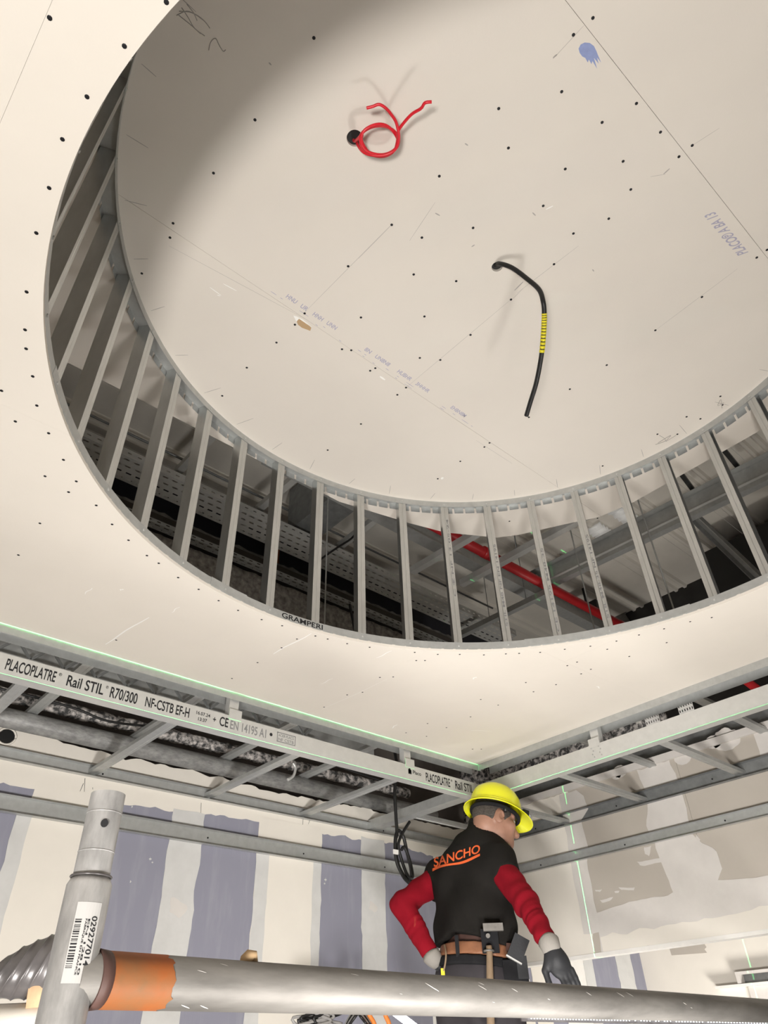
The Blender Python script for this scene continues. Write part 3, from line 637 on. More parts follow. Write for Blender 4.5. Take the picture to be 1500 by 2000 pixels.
# corrugated translucent roof sheets above the right side
for x0, x1, y0, y1 in [(3.30, 3.565, 1.455, 1.548), (3.32, 3.545, 1.645, 1.748), (3.08, 3.28, 1.46, 1.55)]:
    nx = 24; vs = []; fs = []
    for i in range(nx+1):
        x = x0+(x1-x0)*i/nx; h = .016*math.sin(i/nx*2*math.pi*6)
        vs += [w(x, y0, ZD-.03+h), w(x, y1, ZD-.03+h), w(x, y1, ZD-.024+h), w(x, y0, ZD-.024+h)]
    for i in range(nx):
        for a in range(4): fs.append((4*i+a, 4*i+(a+1) % 4, 4*i+4+(a+1) % 4, 4*i+4+a))
    fs += [(0, 1, 2, 3), (4*nx+3, 4*nx+2, 4*nx+1, 4*nx)]
    b = MB(); b.add(vs, fs, True); b.build('skylight_sheet', 'skylight', deck)
# back wall of the plenum, wool, ledge and trays
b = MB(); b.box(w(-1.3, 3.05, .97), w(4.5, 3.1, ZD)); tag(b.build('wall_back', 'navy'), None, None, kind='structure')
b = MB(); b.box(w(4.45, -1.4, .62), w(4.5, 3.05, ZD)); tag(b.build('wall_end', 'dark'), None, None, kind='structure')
nx, nz = 150, 26; vs = []; rnd = random.Random(5)
for i in range(nx+1):
    for j in range(nz+1):
        x = -.6+3.6*i/nx; z = 1.38+.685*j/nz
        d = .02*noise.noise(V((x*20, z*20, 0)))+.012*noise.noise(V((x*55, z*55, 3)))
        vs.append(w(x, 2.745+d*.6, z))
fs = [(i*(nz+1)+j, (i+1)*(nz+1)+j, (i+1)*(nz+1)+j+1, i*(nz+1)+j+1) for i in range(nx) for j in range(nz)]
b = MB(); b.add(vs, fs, True); o = b.build('sprayed_wool', 'wool'); tag(o, 'rough grey sprayed mineral wool on the plenum wall', 'insulation', kind='stuff')
md = o.modifiers.new('s', 'SOLIDIFY'); md.thickness = .03; md.offset = -1
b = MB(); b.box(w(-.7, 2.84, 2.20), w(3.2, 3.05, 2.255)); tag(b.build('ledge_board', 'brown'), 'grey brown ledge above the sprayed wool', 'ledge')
b = MB()
rr = random.Random(8); pts = [(-.7, 2.257)]+[(-.7+.03*i, 2.275+.018*noise.noise(V((i*.6, 4, 0)))+.01*noise.noise(V((i*2.1, 1, 0)))) for i in range(131)]+[(3.2, 2.257)]
b.prism([w(x, 2.86, z) for x, z in pts], (0, -.02, 0)); tag(b.build('torn_membrane', 'grime'), 'grey torn membrane strip along the dark panel', 'membrane')
b = MB(); b.box(w(1.80, 3.0, 2.258), w(1.88, 3.04, 2.56)); b.box(w(1.835, 2.99, 2.258), w(1.845, 3.0, 2.56)); tag(b.build('rust_panel', 'orange_paint'), 'rusty orange panel between studs behind the upper tray', 'panel')
def cable_tray(label, y, z, width, x0, x1, side, holes_side=True, mat='zinc_d'):
    """perforated tray along X, base facing down"""
    tt = thing('cable_tray', label, 'cable tray', w((x0+x1)/2, y, z))
    b = MB(); cw = .062; n = int((x1-x0)*S/cw); rows_ = 4 if width > .2 else 2; rh = width/rows_
    th = .0012
    def plate(org, ux, uy, nrm, cols, rws, cw, rh, sl, sh, off):
        for i in range(cols):
            for j in range(rws):
                o_ = org+ux*(cw*(i+off*(j % 2)))+uy*(rh*j)
                a, c, d, e = (cw-sl)/2, (cw+sl)/2, (rh-sh)/2, (rh+sh)/2
                P4 = [(0, 0), (cw, 0), (cw, rh), (0, rh)]; Q4 = [(a, d), (c, d), (c, e), (a, e)]
                vs = [o_+ux*p[0]+uy*p[1] for p in P4+Q4]
                b.add(vs, [(0, 1, 5, 4), (1, 2, 6, 5), (2, 3, 7, 6), (3, 0, 4, 7)])
    plate(w(x0, y, z), V((1, 0, 0)), V((0, 1, 0)), None, n, rows_, cw, rh, .034, min(.012, rh*.25), .5)
    b.build('perforated_base', mat, tt)
    for yy in (0, width):
        b = MB(); plate(w(x0, y, z)+V((0, yy, 0)), V((1, 0, 0)), V((0, 0, 1)), None, n, 1, cw, side, .024, .008, 0); b.build('side_flange', mat, tt)
    return tt
cable_tray('upper perforated steel cable tray behind the drum studs', 2.445, 2.175, .17*S, -.5, 3.4, .055, mat='zinc_l')
cable_tray('lower perforated steel cable tray lying above the grey wool', 2.682, 2.075, .05*S, -.5, 3.4, .028, mat='zinc')
b = MB(); b.tube([w(-.5, 2.62, 2.47), w(3.4, 2.62, 2.47)], .008, 8); tag(b.build('thin_conduit', 'zinc_d'), 'thin steel conduit above the upper cable tray', 'conduit')
# dark box beam across the plenum
b = MB(); b.box(w(1.667, 1.5, 2.30), w(1.834, 2.60, 2.60)); tag(b.build('box_beam', 'zinc_d'), 'dark grey box duct crossing behind the drum studs', 'duct')
# joists
def joist(p, q, label, mat='zinc_l'):
    d = (q-p).normalized(); sd = d.cross(V((0, 0, 1)))
    tt = thing('joist', label, 'metal joist', (p+q)/2)
    b = MB(); b.prof(p, q, csec(.046, .045), sd, (0, 0, 1)); b.build('profile', mat, tt)
    for t_ in (.35, .75):
        c = p.lerp(q, t_); b = MB(); b.tube([c+V((0, 0, .001)), V((c.x, c.y, CZ+2.62*S))], .003, 6); b.build('hanger_wire', 'zinc_d', tt)
zj = 2.0
joist(w(2.16, 2.15, zj), w(2.19, 1.35, zj), 'short pale steel joist crossing above the red pipe, left of its neighbour')
joist(w(2.45, 2.07, zj), w(2.49, 1.0, zj), 'pale steel joist crossing above the red pipe, right of its neighbour')
joist(w(1.445, 2.75, 2.3), w(1.455, 1.40, 2.3), 'steel joist left of the dark box duct')
joist(w(1.99, 2.75, 2.3), w(1.965, 1.35, 2.3), 'steel joist right of the dark box duct')
joist(w(.98, 2.55, 2.3), w(.99, 1.40, 2.3), 'steel joist seen through the left studs')
joist(w(3.0, 2.6, zj+.1), w(3.03, 1.9, zj+.1), 'dim steel joist behind the red pipe', 'zinc')
# steel I beam along the wall direction
zi = 2.2; yi = 2.095
b = MB(); I = [(-.05, 0), (.05, 0), (.05, .01), (.005, .01), (.005, .15), (.05, .15), (.05, .16), (-.05, .16), (-.05, .15), (-.005, .15), (-.005, .01), (-.05, .01)]
b.prof(w(1.2, yi, zi), w(4.4, yi, zi), I, (0, 1, 0), (0, 0, 1)); tag(b.build('steel_beam', 'zinc'), 'grey steel beam running below the red pipe', 'beam')
# red sprinkler pipe with head
rp = thing('sprinkler_pipe', 'red sprinkler pipe running through the dark ceiling void', 'pipe', w(3, 1.97, 2.2))
b = MB(); b.tube([w(1.9, 1.965, 2.2), w(4.44, 1.95, 2.2)], .037, 16); b.build('pipe', 'red', rp)
ps = onz(1072, 1140, 2.2); b = MB(); b.tube([w(ps.x, 1.95, 2.22), w(ps.x, 1.95, 2.30), w(ps.x, 1.95, 2.302), w(ps.x, 1.95, 2.33)], [.022, .018, .03, .02], 10); b.build('tee_fitting', 'red', rp)
for dx in (-.55, .75): b = MB(); b.tube([w(ps.x+dx, 1.958, 2.2), w(ps.x+dx+.05, 1.958, 2.2)], .043, 16); b.build('coupling', 'red', rp)
# purlin at the right
pu = thing('purlin', 'galvanized Z purlin crossing the right side of the ceiling void', 'beam', w(3.26, 1.3, 2.3))
pp, pq = w(3.22, 2.2, 2.3), w(3.36, -.2, 2.3); dd = (pq-pp).normalized()
b = MB(); b.prof(pp, pq, [(-.06, 0), (0, 0), (0, .16), (.06, .16), (.06, .163), (-.003, .163), (-.003, .003), (-.06, .003)], dd.cross(V((0, 0, 1))), (0, 0, 1)); b.build('purlin_web', 'zinc', pu)
b = MB(); b.prof(pp-V((.07, 0, 0.0)), pq-V((.07, 0, .0)), [(-.012, -.004), (.012, -.004), (.012, .0), (-.012, .0)], dd.cross(V((0, 0, 1))), (0, 0, 1)); b.build('bottom_flange', 'zinc_l', pu)
# threaded rods
def rod(x0, y0, x1, y1, Y, label):
    p, q = onz(x0, y0, Y), None
    b = MB(); a = w(p.x, p.y, Y); b.tube([w(p.x, p.y, 1.03), w(p.x, p.y, ZD)], .0045, 8); tag(b.build('threaded_rod', 'zinc'), label, 'hanger rod')
rod(792, 1090, 0, 0, 1.7, 'thin threaded hanger rod near the middle drum stud')
rod(1270, 1050, 0, 0, 1.7, 'thin threaded hanger rod at the right between two drum studs')
rod(637, 1110, 0, 0, 1.75, 'thin threaded hanger rod left of the dark box duct')
rod(1137, 1130, 0, 0, 1.75, 'thin threaded hanger rod beside the red pipe')
# diagonal brace at the right
p, q = W3(onx(1330, 985, 3.6)), W3(onx(1492, 1140, 3.75)); 
br = thing('diagonal_brace', 'dark steel diagonal brace behind the rightmost studs', 'brace', q)
b = MB(); b.bar(p+(p-q)*.5, q+(q-p)*.3, .012, .09); b.build('brace_web', 'zinc_d', br)
b = MB(); b.bar(p+(p-q)*.5-V((.02, .02, .045)), q+(q-p)*.3-V((.02, .02, .045)), .06, .008); b.build('brace_flange', 'zinc', br)
for (x0, y0), (x1, y1), lab in [((1415, 880), (1452, 925), 'black steel bar in the roof above the rightmost studs'), ((1330, 925), (1365, 972), 'black steel bar in the roof beside the diagonal brace')]:
    p, q = Z(x0, y0, 2.45), Z(x1, y1, 2.45); b = MB(); b.bar(p+(p-q)*1.2, q+(q-p)*.2, .03, .03); tag(b.build('roof_bar', 'black'), lab, 'bar')
b = MB(); b.box(w(3.9, -.6, 2.0), w(4.4, 1.35, 2.45)); tag(b.build('void_darkening_box', 'black'), 'added black box darkening the void at the far right', 'duct')  # black box added so the deep void at the right reads dark
# peeling plaster on the far end wall
b = MB(); b.prism([W3(onx(x, y, 4.44)) for x, y in [(1170,1168),(1195,1155),(1226,1152),(1230,1175),(1222,1200),(1232,1215),(1215,1222),(1180,1215),(1160,1195)]], (-.01, 0, 0)); tag(b.build('plaster_patch', 'grime'), 'pale peeling plaster patch deep in the void beside the red pipe', 'plaster')
# junction box hanging at the void
bx = onx(1150, 1195, 3.9); b = MB(); b.box(W3(bx)+V((-.05, -.12, -.05)), W3(bx)+V((.05, .12, .06))); b.bar(W3(bx)+V((0, 0, .05)), V((W3(bx).x, W3(bx).y, CZ+2.62*S)), .03, .004, (1, 0, 0)); tag(b.build('junction_box', 'black'), 'black junction box beside the steel beam', 'box')
# black cable across the box beam
b = MB(); b.tube(smooth_path([W3(ony(x, y, 2.3)) for x, y in [(708,1000),(700,1022),(690,1048),(655,1072),(620,1098),(606,1120)]], 6), .007, 8); tag(b.build('void_cable', 'black'), 'black cable drooping past the dark box duct', 'cable')

# strip between the frame and the striped wall: duct, wrapped pipe, panel, lattice joist, cable
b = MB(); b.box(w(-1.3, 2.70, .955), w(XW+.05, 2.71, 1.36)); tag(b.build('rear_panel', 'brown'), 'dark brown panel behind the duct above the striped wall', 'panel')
b = MB(); b.tube([w(-1.3, 2.545, .962), w(2.6, 2.545, .962)], .043, 20); tag(b.build('round_duct', 'duct'), 'dusty grey round duct above the striped wall', 'duct')
vs = []; nx = 220; na = 18
for i in range(nx+1):
    for k in range(na):
        a = 2*math.pi*k/na; x = -1.2+3.7*i/nx; r = .030+.010*noise.noise(V((x*22, math.cos(a)*2, math.sin(a)*2)))
        vs.append(w(x, 2.62, 1.068)+V((0, r*math.cos(a), r*math.sin(a))))
fs = [(i*na+k, i*na+(k+1) % na, (i+1)*na+(k+1) % na, (i+1)*na+k) for i in range(nx) for k in range(na)]
b = MB(); b.add(vs, fs, True); tag(b.build('wrapped_pipe', 'frost'), 'frosty white insulated pipe behind the grey round duct', 'pipe')
lj = thing('lattice_joist', 'zigzag lattice joist seen above the printed rail', 'joist', w(.6, 2.6, 1.2))
b = MB(); b.bar(w(-1.2, 2.6, 1.20), w(1.9, 2.6, 1.20), .03, .012); b.bar(w(-1.2, 2.6, 1.275), w(1.9, 2.6, 1.275), .03, .012); b.build('chord', 'zinc', lj)
x = -1.2; k = 0
while x < 1.85:
    b = MB(); b.bar(w(x, 2.595, 1.205 if k % 2 else 1.27), w(x+.062, 2.595, 1.27 if k % 2 else 1.205), .012, .009, (0, 1, 0)); b.build('lattice_bar', 'zinc_d', lj); x += .062; k += 1
b = MB(); b.box(w(-1.2, 2.64, 1.18), w(2.3, 2.655, 1.36)); tag(b.build('lattice_backing', 'zinc'), 'grey sheet behind the zigzag lattice joist', 'panel')
b = MB(); b.tube(smooth_path([W3(ony(x, y, 2.5)) for x, y in [(-60,1330),(0,1345),(70,1362),(150,1385),(210,1408),(290,1418),(420,1425),(520,1450),(640,1490),(760,1530)]], 6), .006, 8); tag(b.build('slack_cable', 'black'), 'slack black cable behind the printed rail', 'cable')
# hole in the cream wall
pc = ony(13, 1438, YW-.003); b = MB(); nv = 20
b.prism([w(pc.x+.026*math.cos(k*2*math.pi/nv)*(1+.1*math.sin(3*k)), YW-.004, pc.z+.024*math.sin(k*2*math.pi/nv)) for k in range(nv)], (0, .004, 0)); b.build('wall_hole', 'black', wl)
b = MB(); b.tube([w(pc.x+.03*math.cos(k*2*math.pi/nv), YW-.003, pc.z+.028*math.sin(k*2*math.pi/nv)) for k in range(nv+1)], .005, 6); b.build('hole_rim', 'cream', wl)
b = MB(); b.tube(smooth_path([W3(ony(x, y, 2.47)) for x, y in [(572,1490),(577,1500),(573,1515),(562,1523)]], 6), .008, 8); tag(b.build('loose_tie', 'zinc_l'), 'pale curled tie hanging under the round duct', 'cable tie')
# wool and tray seen over the plain dropped rail
nx, nz = 70, 14; vs = []
for i in range(nx+1):
    for j in range(nz+1):
        yq = 1.45+1.3*i/nx; z = 1.0+.36*j/nz; d = .03*noise.noise(V((yq*25, z*25, 7)))+.02*noise.noise(V((yq*60, z*60, 2)))
        vs.append(w(3.055+d*.8, yq, z))
b = MB(); b.add(vs, [(i*(nz+1)+j, (i+1)*(nz+1)+j, (i+1)*(nz+1)+j+1, i*(nz+1)+j+1) for i in range(nx) for j in range(nz)], True)
o = b.build('wool_lining', 'frost'); tag(o, 'speckled dusty wool lining above the plain dropped rail', 'insulation', kind='stuff'); md = o.modifiers.new('s', 'SOLIDIFY'); md.thickness = .02
tt = thing('white_tray', 'white perforated strip in the dark gap above the plain dropped rail', 'tray', w(3.0, 1.35, 1.25))
for yy in (1.33, 1.50):
    b = MB(); 
    for i in range(6):
        for j in range(9):
            o_ = w(3.02, yy-.03+.012*i, 1.18+.022*j)
            cw, rh = .012*S, .022*S; P4 = [(0, 0), (cw, 0), (cw, rh), (0, rh)]; Q4 = [(cw*.3, rh*.25), (cw*.7, rh*.25), (cw*.7, rh*.75), (cw*.3, rh*.75)]
            vs = [o_+V((0, p[0], p[1])) for p in P4+Q4]; b.add(vs, [(0, 1, 5, 4), (1, 2, 6, 5), (2, 3, 7, 6), (3, 0, 4, 7)])
    b.build('perforated_plate', 'white', tt)
p, q = W3(onx(1455, 1328, 3.2)), W3(onx(1480, 1347, 3.2)); b = MB(); b.tube([p+(p-q)*2, q+(q-p)*2], .026, 12); tag(b.build('sprinkler_branch', 'red'), 'short red pipe in the dark gap at the far right', 'pipe')

# ------------------------------------------------------------------ wires in the drum
rw = thing('red_wire', 'coiled red wire hanging from a round hole in the disc', 'wire', Z(693, 270, HU))
hz_ = HU-.03
def Zc(x, y, dz): p = onz(x, y, HU-dz); return W3(p)
pts = [Z(690, 268, HU+.02), Z(693, 276, HU-.002)]
c0 = (741, 274)
loop = []
for i in range(0, 40):
    a = math.radians(200-i*360/15.5); rx = 36+2.5*math.sin(i*.9); ry = 30+2*math.cos(i*.7)
    loop.append(Zc(c0[0]+rx*math.cos(a)+1.5*math.sin(i*.4), c0[1]-ry*math.sin(a)*-1, .045+.012*math.sin(i*.45)))
pts += loop+[Zc(778, 262, .05), Zc(781, 250, .06), Zc(803, 224, .07), Zc(822, 212, .08), Zc(830, 201, .085), Zc(843, 199, .085)]
b = MB(); b.tube(smooth_path(pts, 4), .0042, 8); b.build('coiled_strand', 'redwire', rw)
pts = [Z(696, 272, HU+.02), Zc(700, 286, .02), Zc(715, 300, .05), Zc(745, 304, .06), Zc(770, 294, .06), Zc(779, 270, .06), Zc(774, 240, .06), Zc(763, 222, .065), Zc(752, 210, .07), Zc(740, 204, .07), Zc(728, 208, .07), Zc(716, 211, .07)]
b = MB(); b.tube(smooth_path(pts, 5), .0042, 8); b.build('loose_strand', 'redwire', rw)
bc = thing('black_cable', 'black cable with a yellow label hanging from the disc centre', 'cable', Z(971, 520, HU))
kp = [(968, 519, -.02), (975, 515, .01), (1000, 523, .04), (1030, 545, .08), (1053, 566, .12), (1061, 590, .155), (1063, 612, .17), (1062, 645, .19), (1058, 690, .215), (1048, 745, .24), (1036, 785, .255), (1028, 812, .265)]
P_ = smooth_path([Zc(*k) for k in kp], 8)
b = MB(); b.tube(P_, .0078, 12); b.build('sheath', 'black', bc)
i0 = [i for i, p in enumerate(P_) if True]
seg = P_[8*6:8*8+1]
for k in range(13):
    i = k/13*(len(seg)-1); a = seg[int(i)].lerp(seg[min(int(i)+1, len(seg)-1)], i-int(i)); j = (k+.72)/13*(len(seg)-1); c = seg[int(j)].lerp(seg[min(int(j)+1, len(seg)-1)], j-int(j))
    b = MB(); b.tube([a, c], .0088, 12); b.build('yellow_marker', 'yellow', bc)

# ------------------------------------------------------------------ scaffold in the foreground
px_, py_ = .331, .868
sf = thing('scaffold_frame', 'scuffed steel scaffold guard frame in the near foreground', 'scaffold', (px_, py_, 0))
b = MB(); nn = 28
b.tube([(px_, py_, 0), (px_, py_, CZ+.168), (px_, py_, CZ+.1755)], [.0242, .0242, .0205], nn); b.build('post', 'tube_l', sf)
b = MB(); b.tube([(px_, py_, CZ+.174), (px_, py_, CZ+.266)], .0198, nn, caps=False)
b.tube([(px_, py_, CZ+.266), (px_, py_, CZ+.20)], .0172, nn, caps=False)
rim = [V((px_+r*math.cos(a), py_+r*math.sin(a), CZ+.266)) for r in (.0198, .0172) for a in [2*math.pi*k/nn for k in range(nn)]]
b.add(rim, [(k, (k+1) % nn, nn+(k+1) % nn, nn+k) for k in range(nn)]); sp = b.build('spigot', 'tube_l', sf)
for zz in (.2015, .2435):
    b = MB(); b.tube([(px_+.0196*math.cos(a), py_+.0196*math.sin(a), CZ+zz) for a in np.linspace(0, 2*math.pi, 33)], .0008, 6); b.build('crimp_ring', 'tube_l', sp)
b = MB(); b.tube([(px_+.0218*math.cos(a), py_+.0218*math.sin(a), CZ+.1762) for a in np.linspace(0, 2*math.pi, 33)], .0012, 6); b.build('seat_ring', 'rib', sp)
hp = ray(204, 1608); hp = hp*(math.hypot(px_, py_)-.0195)/math.hypot(hp.x, hp.y)
nrm = -V((hp.x, hp.y, 0)).normalized(); tg = V((-nrm.y, nrm.x, 0)); c = V((hp.x, hp.y, hp.z+CZ))
b = MB(); b.prism([c+nrm*.0008+tg*.0042*math.cos(k*.4189)+V((0, 0, .0046))*math.sin(k*.4189) for k in range(15)], nrm*.0004); b.build('pin_hole', 'ink', sp)
pdir = ray(2365, 2015); pdir.normalize()
r0 = ray(300, 1918); det = r0.x*-pdir.y+pdir.x*r0.y
DR = (px_*-pdir.y+pdir.x*py_)/det; d0 = r0*DR; d0.z += CZ
RR = .0246*DR/.735; T0 = (V((px_, py_, 0))-V((d0.x, d0.y, 0))).length; print('rail', DR, RR, T0)
pl, pr2 = d0-pdir*.62, d0+pdir*2.1
b = MB(); b.tube([d0-pdir*T0, pr2], RR, 28); b.build('guard_rail', 'tube', sf)
na = 64; vs = []; ru_, rv_ = pdir.orthogonal().normalized(), pdir.cross(pdir.orthogonal()).normalized()
for i in range(3):
    for k in range(na):
        a = 2*math.pi*k/na; e_ = .010*noise.noise(V((math.cos(a)*2.2, math.sin(a)*2.2, 4)))+.005*noise.noise(V((math.cos(a)*7, math.sin(a)*7, 1)))
        c_ = d0-pdir*(T0-.032) if i == 0 else (d0-pdir*.01 if i == 1 else d0+pdir*(.010+e_))
        vs.append(c_+(ru_*math.cos(a)+rv_*math.sin(a))*(RR+.0003))
b = MB(); b.add(vs, [(i*na+k, i*na+(k+1) % na, (i+1)*na+(k+1) % na, (i+1)*na+k) for i in range(2) for k in range(na)], True); b.build('painted_end', 'orange_paint', sf)
b = MB(); b.tube([d0-pdir*(T0-.022), d0-pdir*(T0-.036)], [RR+.0022, RR+.0006], 28); b.build('weld_collar', 'leather_d', sf)
# paint flecks on the rail
u_ = pdir.cross(V((0, 0, 1))).normalized(); v_ = u_.cross(pdir)
toc = (V((0, 0, CZ))-d0); toc -= pdir*toc.dot(pdir); toc.normalize(); vv = pdir.cross(toc)
b = MB()
for (x, s_, ln, tl) in [(.04, .5, .012, .4), (.075, .8, .010, .6), (.29, .75, .014, .3), (.44, .55, .02, .9), (.455, .35, .012, .8), (.57, .6, .018, .8), (.575, .75, .012, .8), (.60, -.2, .006, .3), (.66, .55, .014, .8), (.90, .6, .014, .9), (1.02, .7, .02, .9), (1.06, .75, .02, .9), (1.3, .3, .014, .6), (1.33, .0, .01, .4), (.38, .0, .006, .2), (.76, .1, .008, .5), (.03, -.75, .014, .8), (.055, -.75, .014, .8)]:
    a0 = math.asin(s_); pts = []
    for i in range(9):
        t_ = i/8; a_ = a0-t_*ln*18*tl; rr_ = RR+.0002; cpt = d0+pdir*(x+t_*ln); 
        for sg in (-1, 1): pts.append(cpt+pdir*sg*.0016*math.sin(math.pi*(.08+.84*t_))+(toc*math.cos(a_)-vv*math.sin(a_)*1)*rr_*1.0)
    b.add(pts, [(2*i, 2*i+1, 2*i+3, 2*i+2) for i in range(8)])
b.build('paint_flecks', 'scratch', sf)
# sticker with a bar code on the post
stk = MB(); bars = MB(); rs = .0245
vd = V((-px_, -py_, 0)).normalized(); va = math.atan2(vd.y, vd.x)
def onpost(a, z, r=rs): return V((px_+r*math.cos(va+a), py_+r*math.sin(va+a), CZ+z))
for i in range(8):
    a0, a1 = -.33+i*.135, -.33+(i+1)*.135
    stk.add([onpost(a0, .075), onpost(a1, .075), onpost(a1, .148), onpost(a0, .148)], [(0, 1, 2, 3)])
so = stk.build('sticker', 'label', sf)
zz = .088; rb_ = random.Random(2)
while zz < .132:
    h_ = rb_.choice([.0006, .001, .0016]); bars.add([onpost(-.28, zz, rs+.0002), onpost(-.02, zz, rs+.0002), onpost(-.02, zz+h_, rs+.0002), onpost(-.28, zz+h_, rs+.0002)], [(0, 1, 2, 3)]); zz += h_+rb_.choice([.0008, .0014])
vs, fs = text_mesh('029277014')
bars.add([onpost(.39+.26*v, .135-.045*u, rs+.0002) for u, v in vs], fs)
for kk, (tx, a_) in enumerate([('FABRIQUE EN FRANCE', .12), ('EN 12810', .24)]):
    vs, fs = text_mesh(tx); bars.add([onpost(a_+.09*v, .132-.05*u, rs+.0002) for u, v in vs], fs)
bars.build('sticker_print', 'ink', so)
# ribbed sleeve and wooden block at the left end of the rail
sc_ = ray(52, 1893)*.83; sc_.z += CZ
rb = thing('ribbed_sleeve', 'dark grey ribbed rubber sleeve at the lower left behind the scaffold post', 'sleeve', sc_)
sx_ = V((.93, -.36, .05)).normalized(); su_ = V((0, 0, 1)); sn_ = sx_.cross(su_).normalized(); su_ = sn_.cross(sx_)
e0, e1 = sc_-sx_*.052, sc_+sx_*.055
vs = []; na, nx = 30, 120
for i in range(nx+1):
    t_ = i/nx; c_ = e0.lerp(e1, t_)+su_*(.012*t_-.004)
    pf_ = .037*max(.0, 1-(1-t_)**2.2)**.62+.001
    saw = abs(((t_*7.5) % 1)-.5)*2
    rr_ = pf_+.0022*(saw**3)*min(1, t_*5)
    for k in range(na):
        a = 2*math.pi*k/na
        vs.append(c_+sx_*.016*math.sin(a)+(su_*math.sin(a)*.92+sn_*math.cos(a))*rr_)
fs = [(i*na+k, i*na+(k+1) % na, (i+1)*na+(k+1) % na, (i+1)*na+k) for i in range(nx) for k in range(na)]
fs += [tuple(range(na))[::-1], tuple(range(nx*na, nx*na+na))]
b = MB(); b.add(vs, fs, True); b.build('ribbed_shell', 'rib', rb)
b = MB(); b.tube([e0.lerp(e1, .55)-su_*.020, e1-su_*.016+sx_*.03], .026, 20); b.build('inner_core', 'wood', rb)
b = MB(); b.tube([e0-sx_*.06-su_*.055, e1-su_*.058+sx_*.02], .024, 20); b.build('pale_roll', 'cream', rb)
# crumb of plaster lying on the rail
cp = d0+pdir*.13+V((0, 0, RR)); vs, fs = [], []
b = MB(); b.tube([cp+pdir*-.011-V((0,0,.003)), cp+pdir*-.006+V((0,0,.001)), cp+V((0,0,.005)), cp+pdir*.006+V((0,0,.006)), cp+pdir*.012-V((0,0,.003))], [.003, .007, .008, .007, .003], 9); tag(b.build('plaster_crumb', 'kraft'), 'small lump of plaster lying on the scaffold rail', 'debris')

# ------------------------------------------------------------------ low clutter behind the rail
cbt = thing('cable_bundle', 'tangled grey cable bundle at the bottom edge under the rail', 'cables', W3(ony(700, 1990, 2.2)))
rr = random.Random(11)
for i in range(11):
    x0 = 660+rr.random()*35; pts = [W3(ony(x0+rr.uniform(-50, 5)-20*k*rr.random(), 1950+k*14+rr.uniform(-5, 5), 2.2+.02*i/11)) for k in range(6)]
    b = MB(); b.tube(smooth_path(pts, 5), .006, 7); b.build('cord', 'greycord' if i % 3 else 'black', cbt)
for i in range(4):
    c_ = ony(700, 2000, 2.18+.012*i); r_ = .035+.006*i
    b = MB(); b.tube([w(c_.x+r_*math.cos(a), c_.y+.02*math.sin(2*a), c_.z+r_*.9*math.sin(a)) for a in np.linspace(0, 2*math.pi, 25)], .006, 7); b.build('cord', 'greycord' if i % 2 else 'black', cbt)
for pts, lab in [([(716,1940),(720,1978),(731,2000),(738,2030)], 'orange cord left of its twin at the bottom edge'), ([(744,1940),(752,1980),(760,2000),(764,2030)], 'orange cord right of its twin at the bottom edge')]:
    b = MB(); b.tube(smooth_path([W3(ony(x, y, 2.2)) for x, y in pts], 6), .010, 8); tag(b.build('orange_cord', 'orangecord'), lab, 'cord')
p, q = W3(ony(765, 1972, 2.3)), W3(ony(815, 2010, 2.3))
lt_ = thing('tube_lamp', 'white tube lamp glowing at the bottom edge under the rail', 'lamp', (p+q)/2)
b = MB(); b.tube([p, q], .017, 12); b.build('glowing_tube', 'led', lt_)
for e_, f_ in ((p, q), (q, p)): b = MB(); b.tube([e_, e_+(e_-f_).normalized()*.03], .019, 12); b.build('end_cap', 'white', lt_)
p, q = W3(ony(846, 1940, 2.4)), W3(ony(851, 2030, 2.4)); b = MB(); b.tube([p, q], .009, 10); tag(b.build('white_pole', 'white'), 'thin white pole standing at the bottom edge by the worker', 'pole')
# LED strip lamp glimpsed just under the rail on the right
p, q = hd(1035, 1983, 3.0), hd(1520, 1993, 3.35)
ls_ = thing('led_strip_lamp', 'long strip lamp with two rows of bright diodes just under the rail', 'lamp', (p+q)/2)
dl = (q-p); ln = dl.length; dl.normalize()
b = MB(); b.bar(p-dl*.03+V((.012, .012, 0)), q+dl*.05+V((.012, .012, 0)), .012, .034); b.build('lamp_housing', 'rib', ls_)
db = MB(); db.add([(-.0035, 0, -.0035), (.0035, 0, -.0035), (.0035, 0, .0035), (-.0035, 0, .0035), (0, -.003, 0)], [(0, 1, 4), (1, 2, 4), (2, 3, 4), (3, 0, 4), (3, 2, 1, 0)])
do = db.build('diode', 'led', origin=(0, 0, 0)); dm = do.data; bpy.data.objects.remove(do); nd = int(ln/.0105)
for i in range(nd):
    if rr.random() < .06: continue
    for dz in (-.007, .005): o = link('diode', dm, p+dl*(i*.0105)+V((0, -.004, dz)), ls_)

# ------------------------------------------------------------------ hanging cable coil by the worker
cc = thing('cable_coil', 'black cable coil hanging by the wall left of the worker', 'cable', W3(ony(775, 1560, 2.3)))
Q = lambda x, y, Y=2.3: W3(ony(x, y, Y))
b = MB(); b.tube(smooth_path([w(2.14, 2.64, 2.04), w(2.14, 2.5, 1.5), w(2.145, 2.32, 1.12), Q(771, 1545), Q(773, 1590), Q(775, 1625), Q(772, 1650), Q(778, 1690), Q(792, 1715), Q(803, 1722), Q(803, 1700), Q(795, 1665), Q(788, 1635), Q(778, 1622), Q(772, 1640), Q(774, 1680), Q(788, 1712), Q(800, 1725)], 6), .0095, 8); b.build('loop', 'black', cc)
b = MB(); b.tube(smooth_path([Q(800, 1605, 2.29), Q(786, 1628, 2.29), Q(778, 1650, 2.29), Q(783, 1675, 2.29), Q(796, 1710, 2.29), Q(806, 1712, 2.29), Q(800, 1680, 2.29), Q(790, 1655, 2.29), Q(784, 1660, 2.29)], 6), .0085, 8); b.build('loop', 'black', cc)
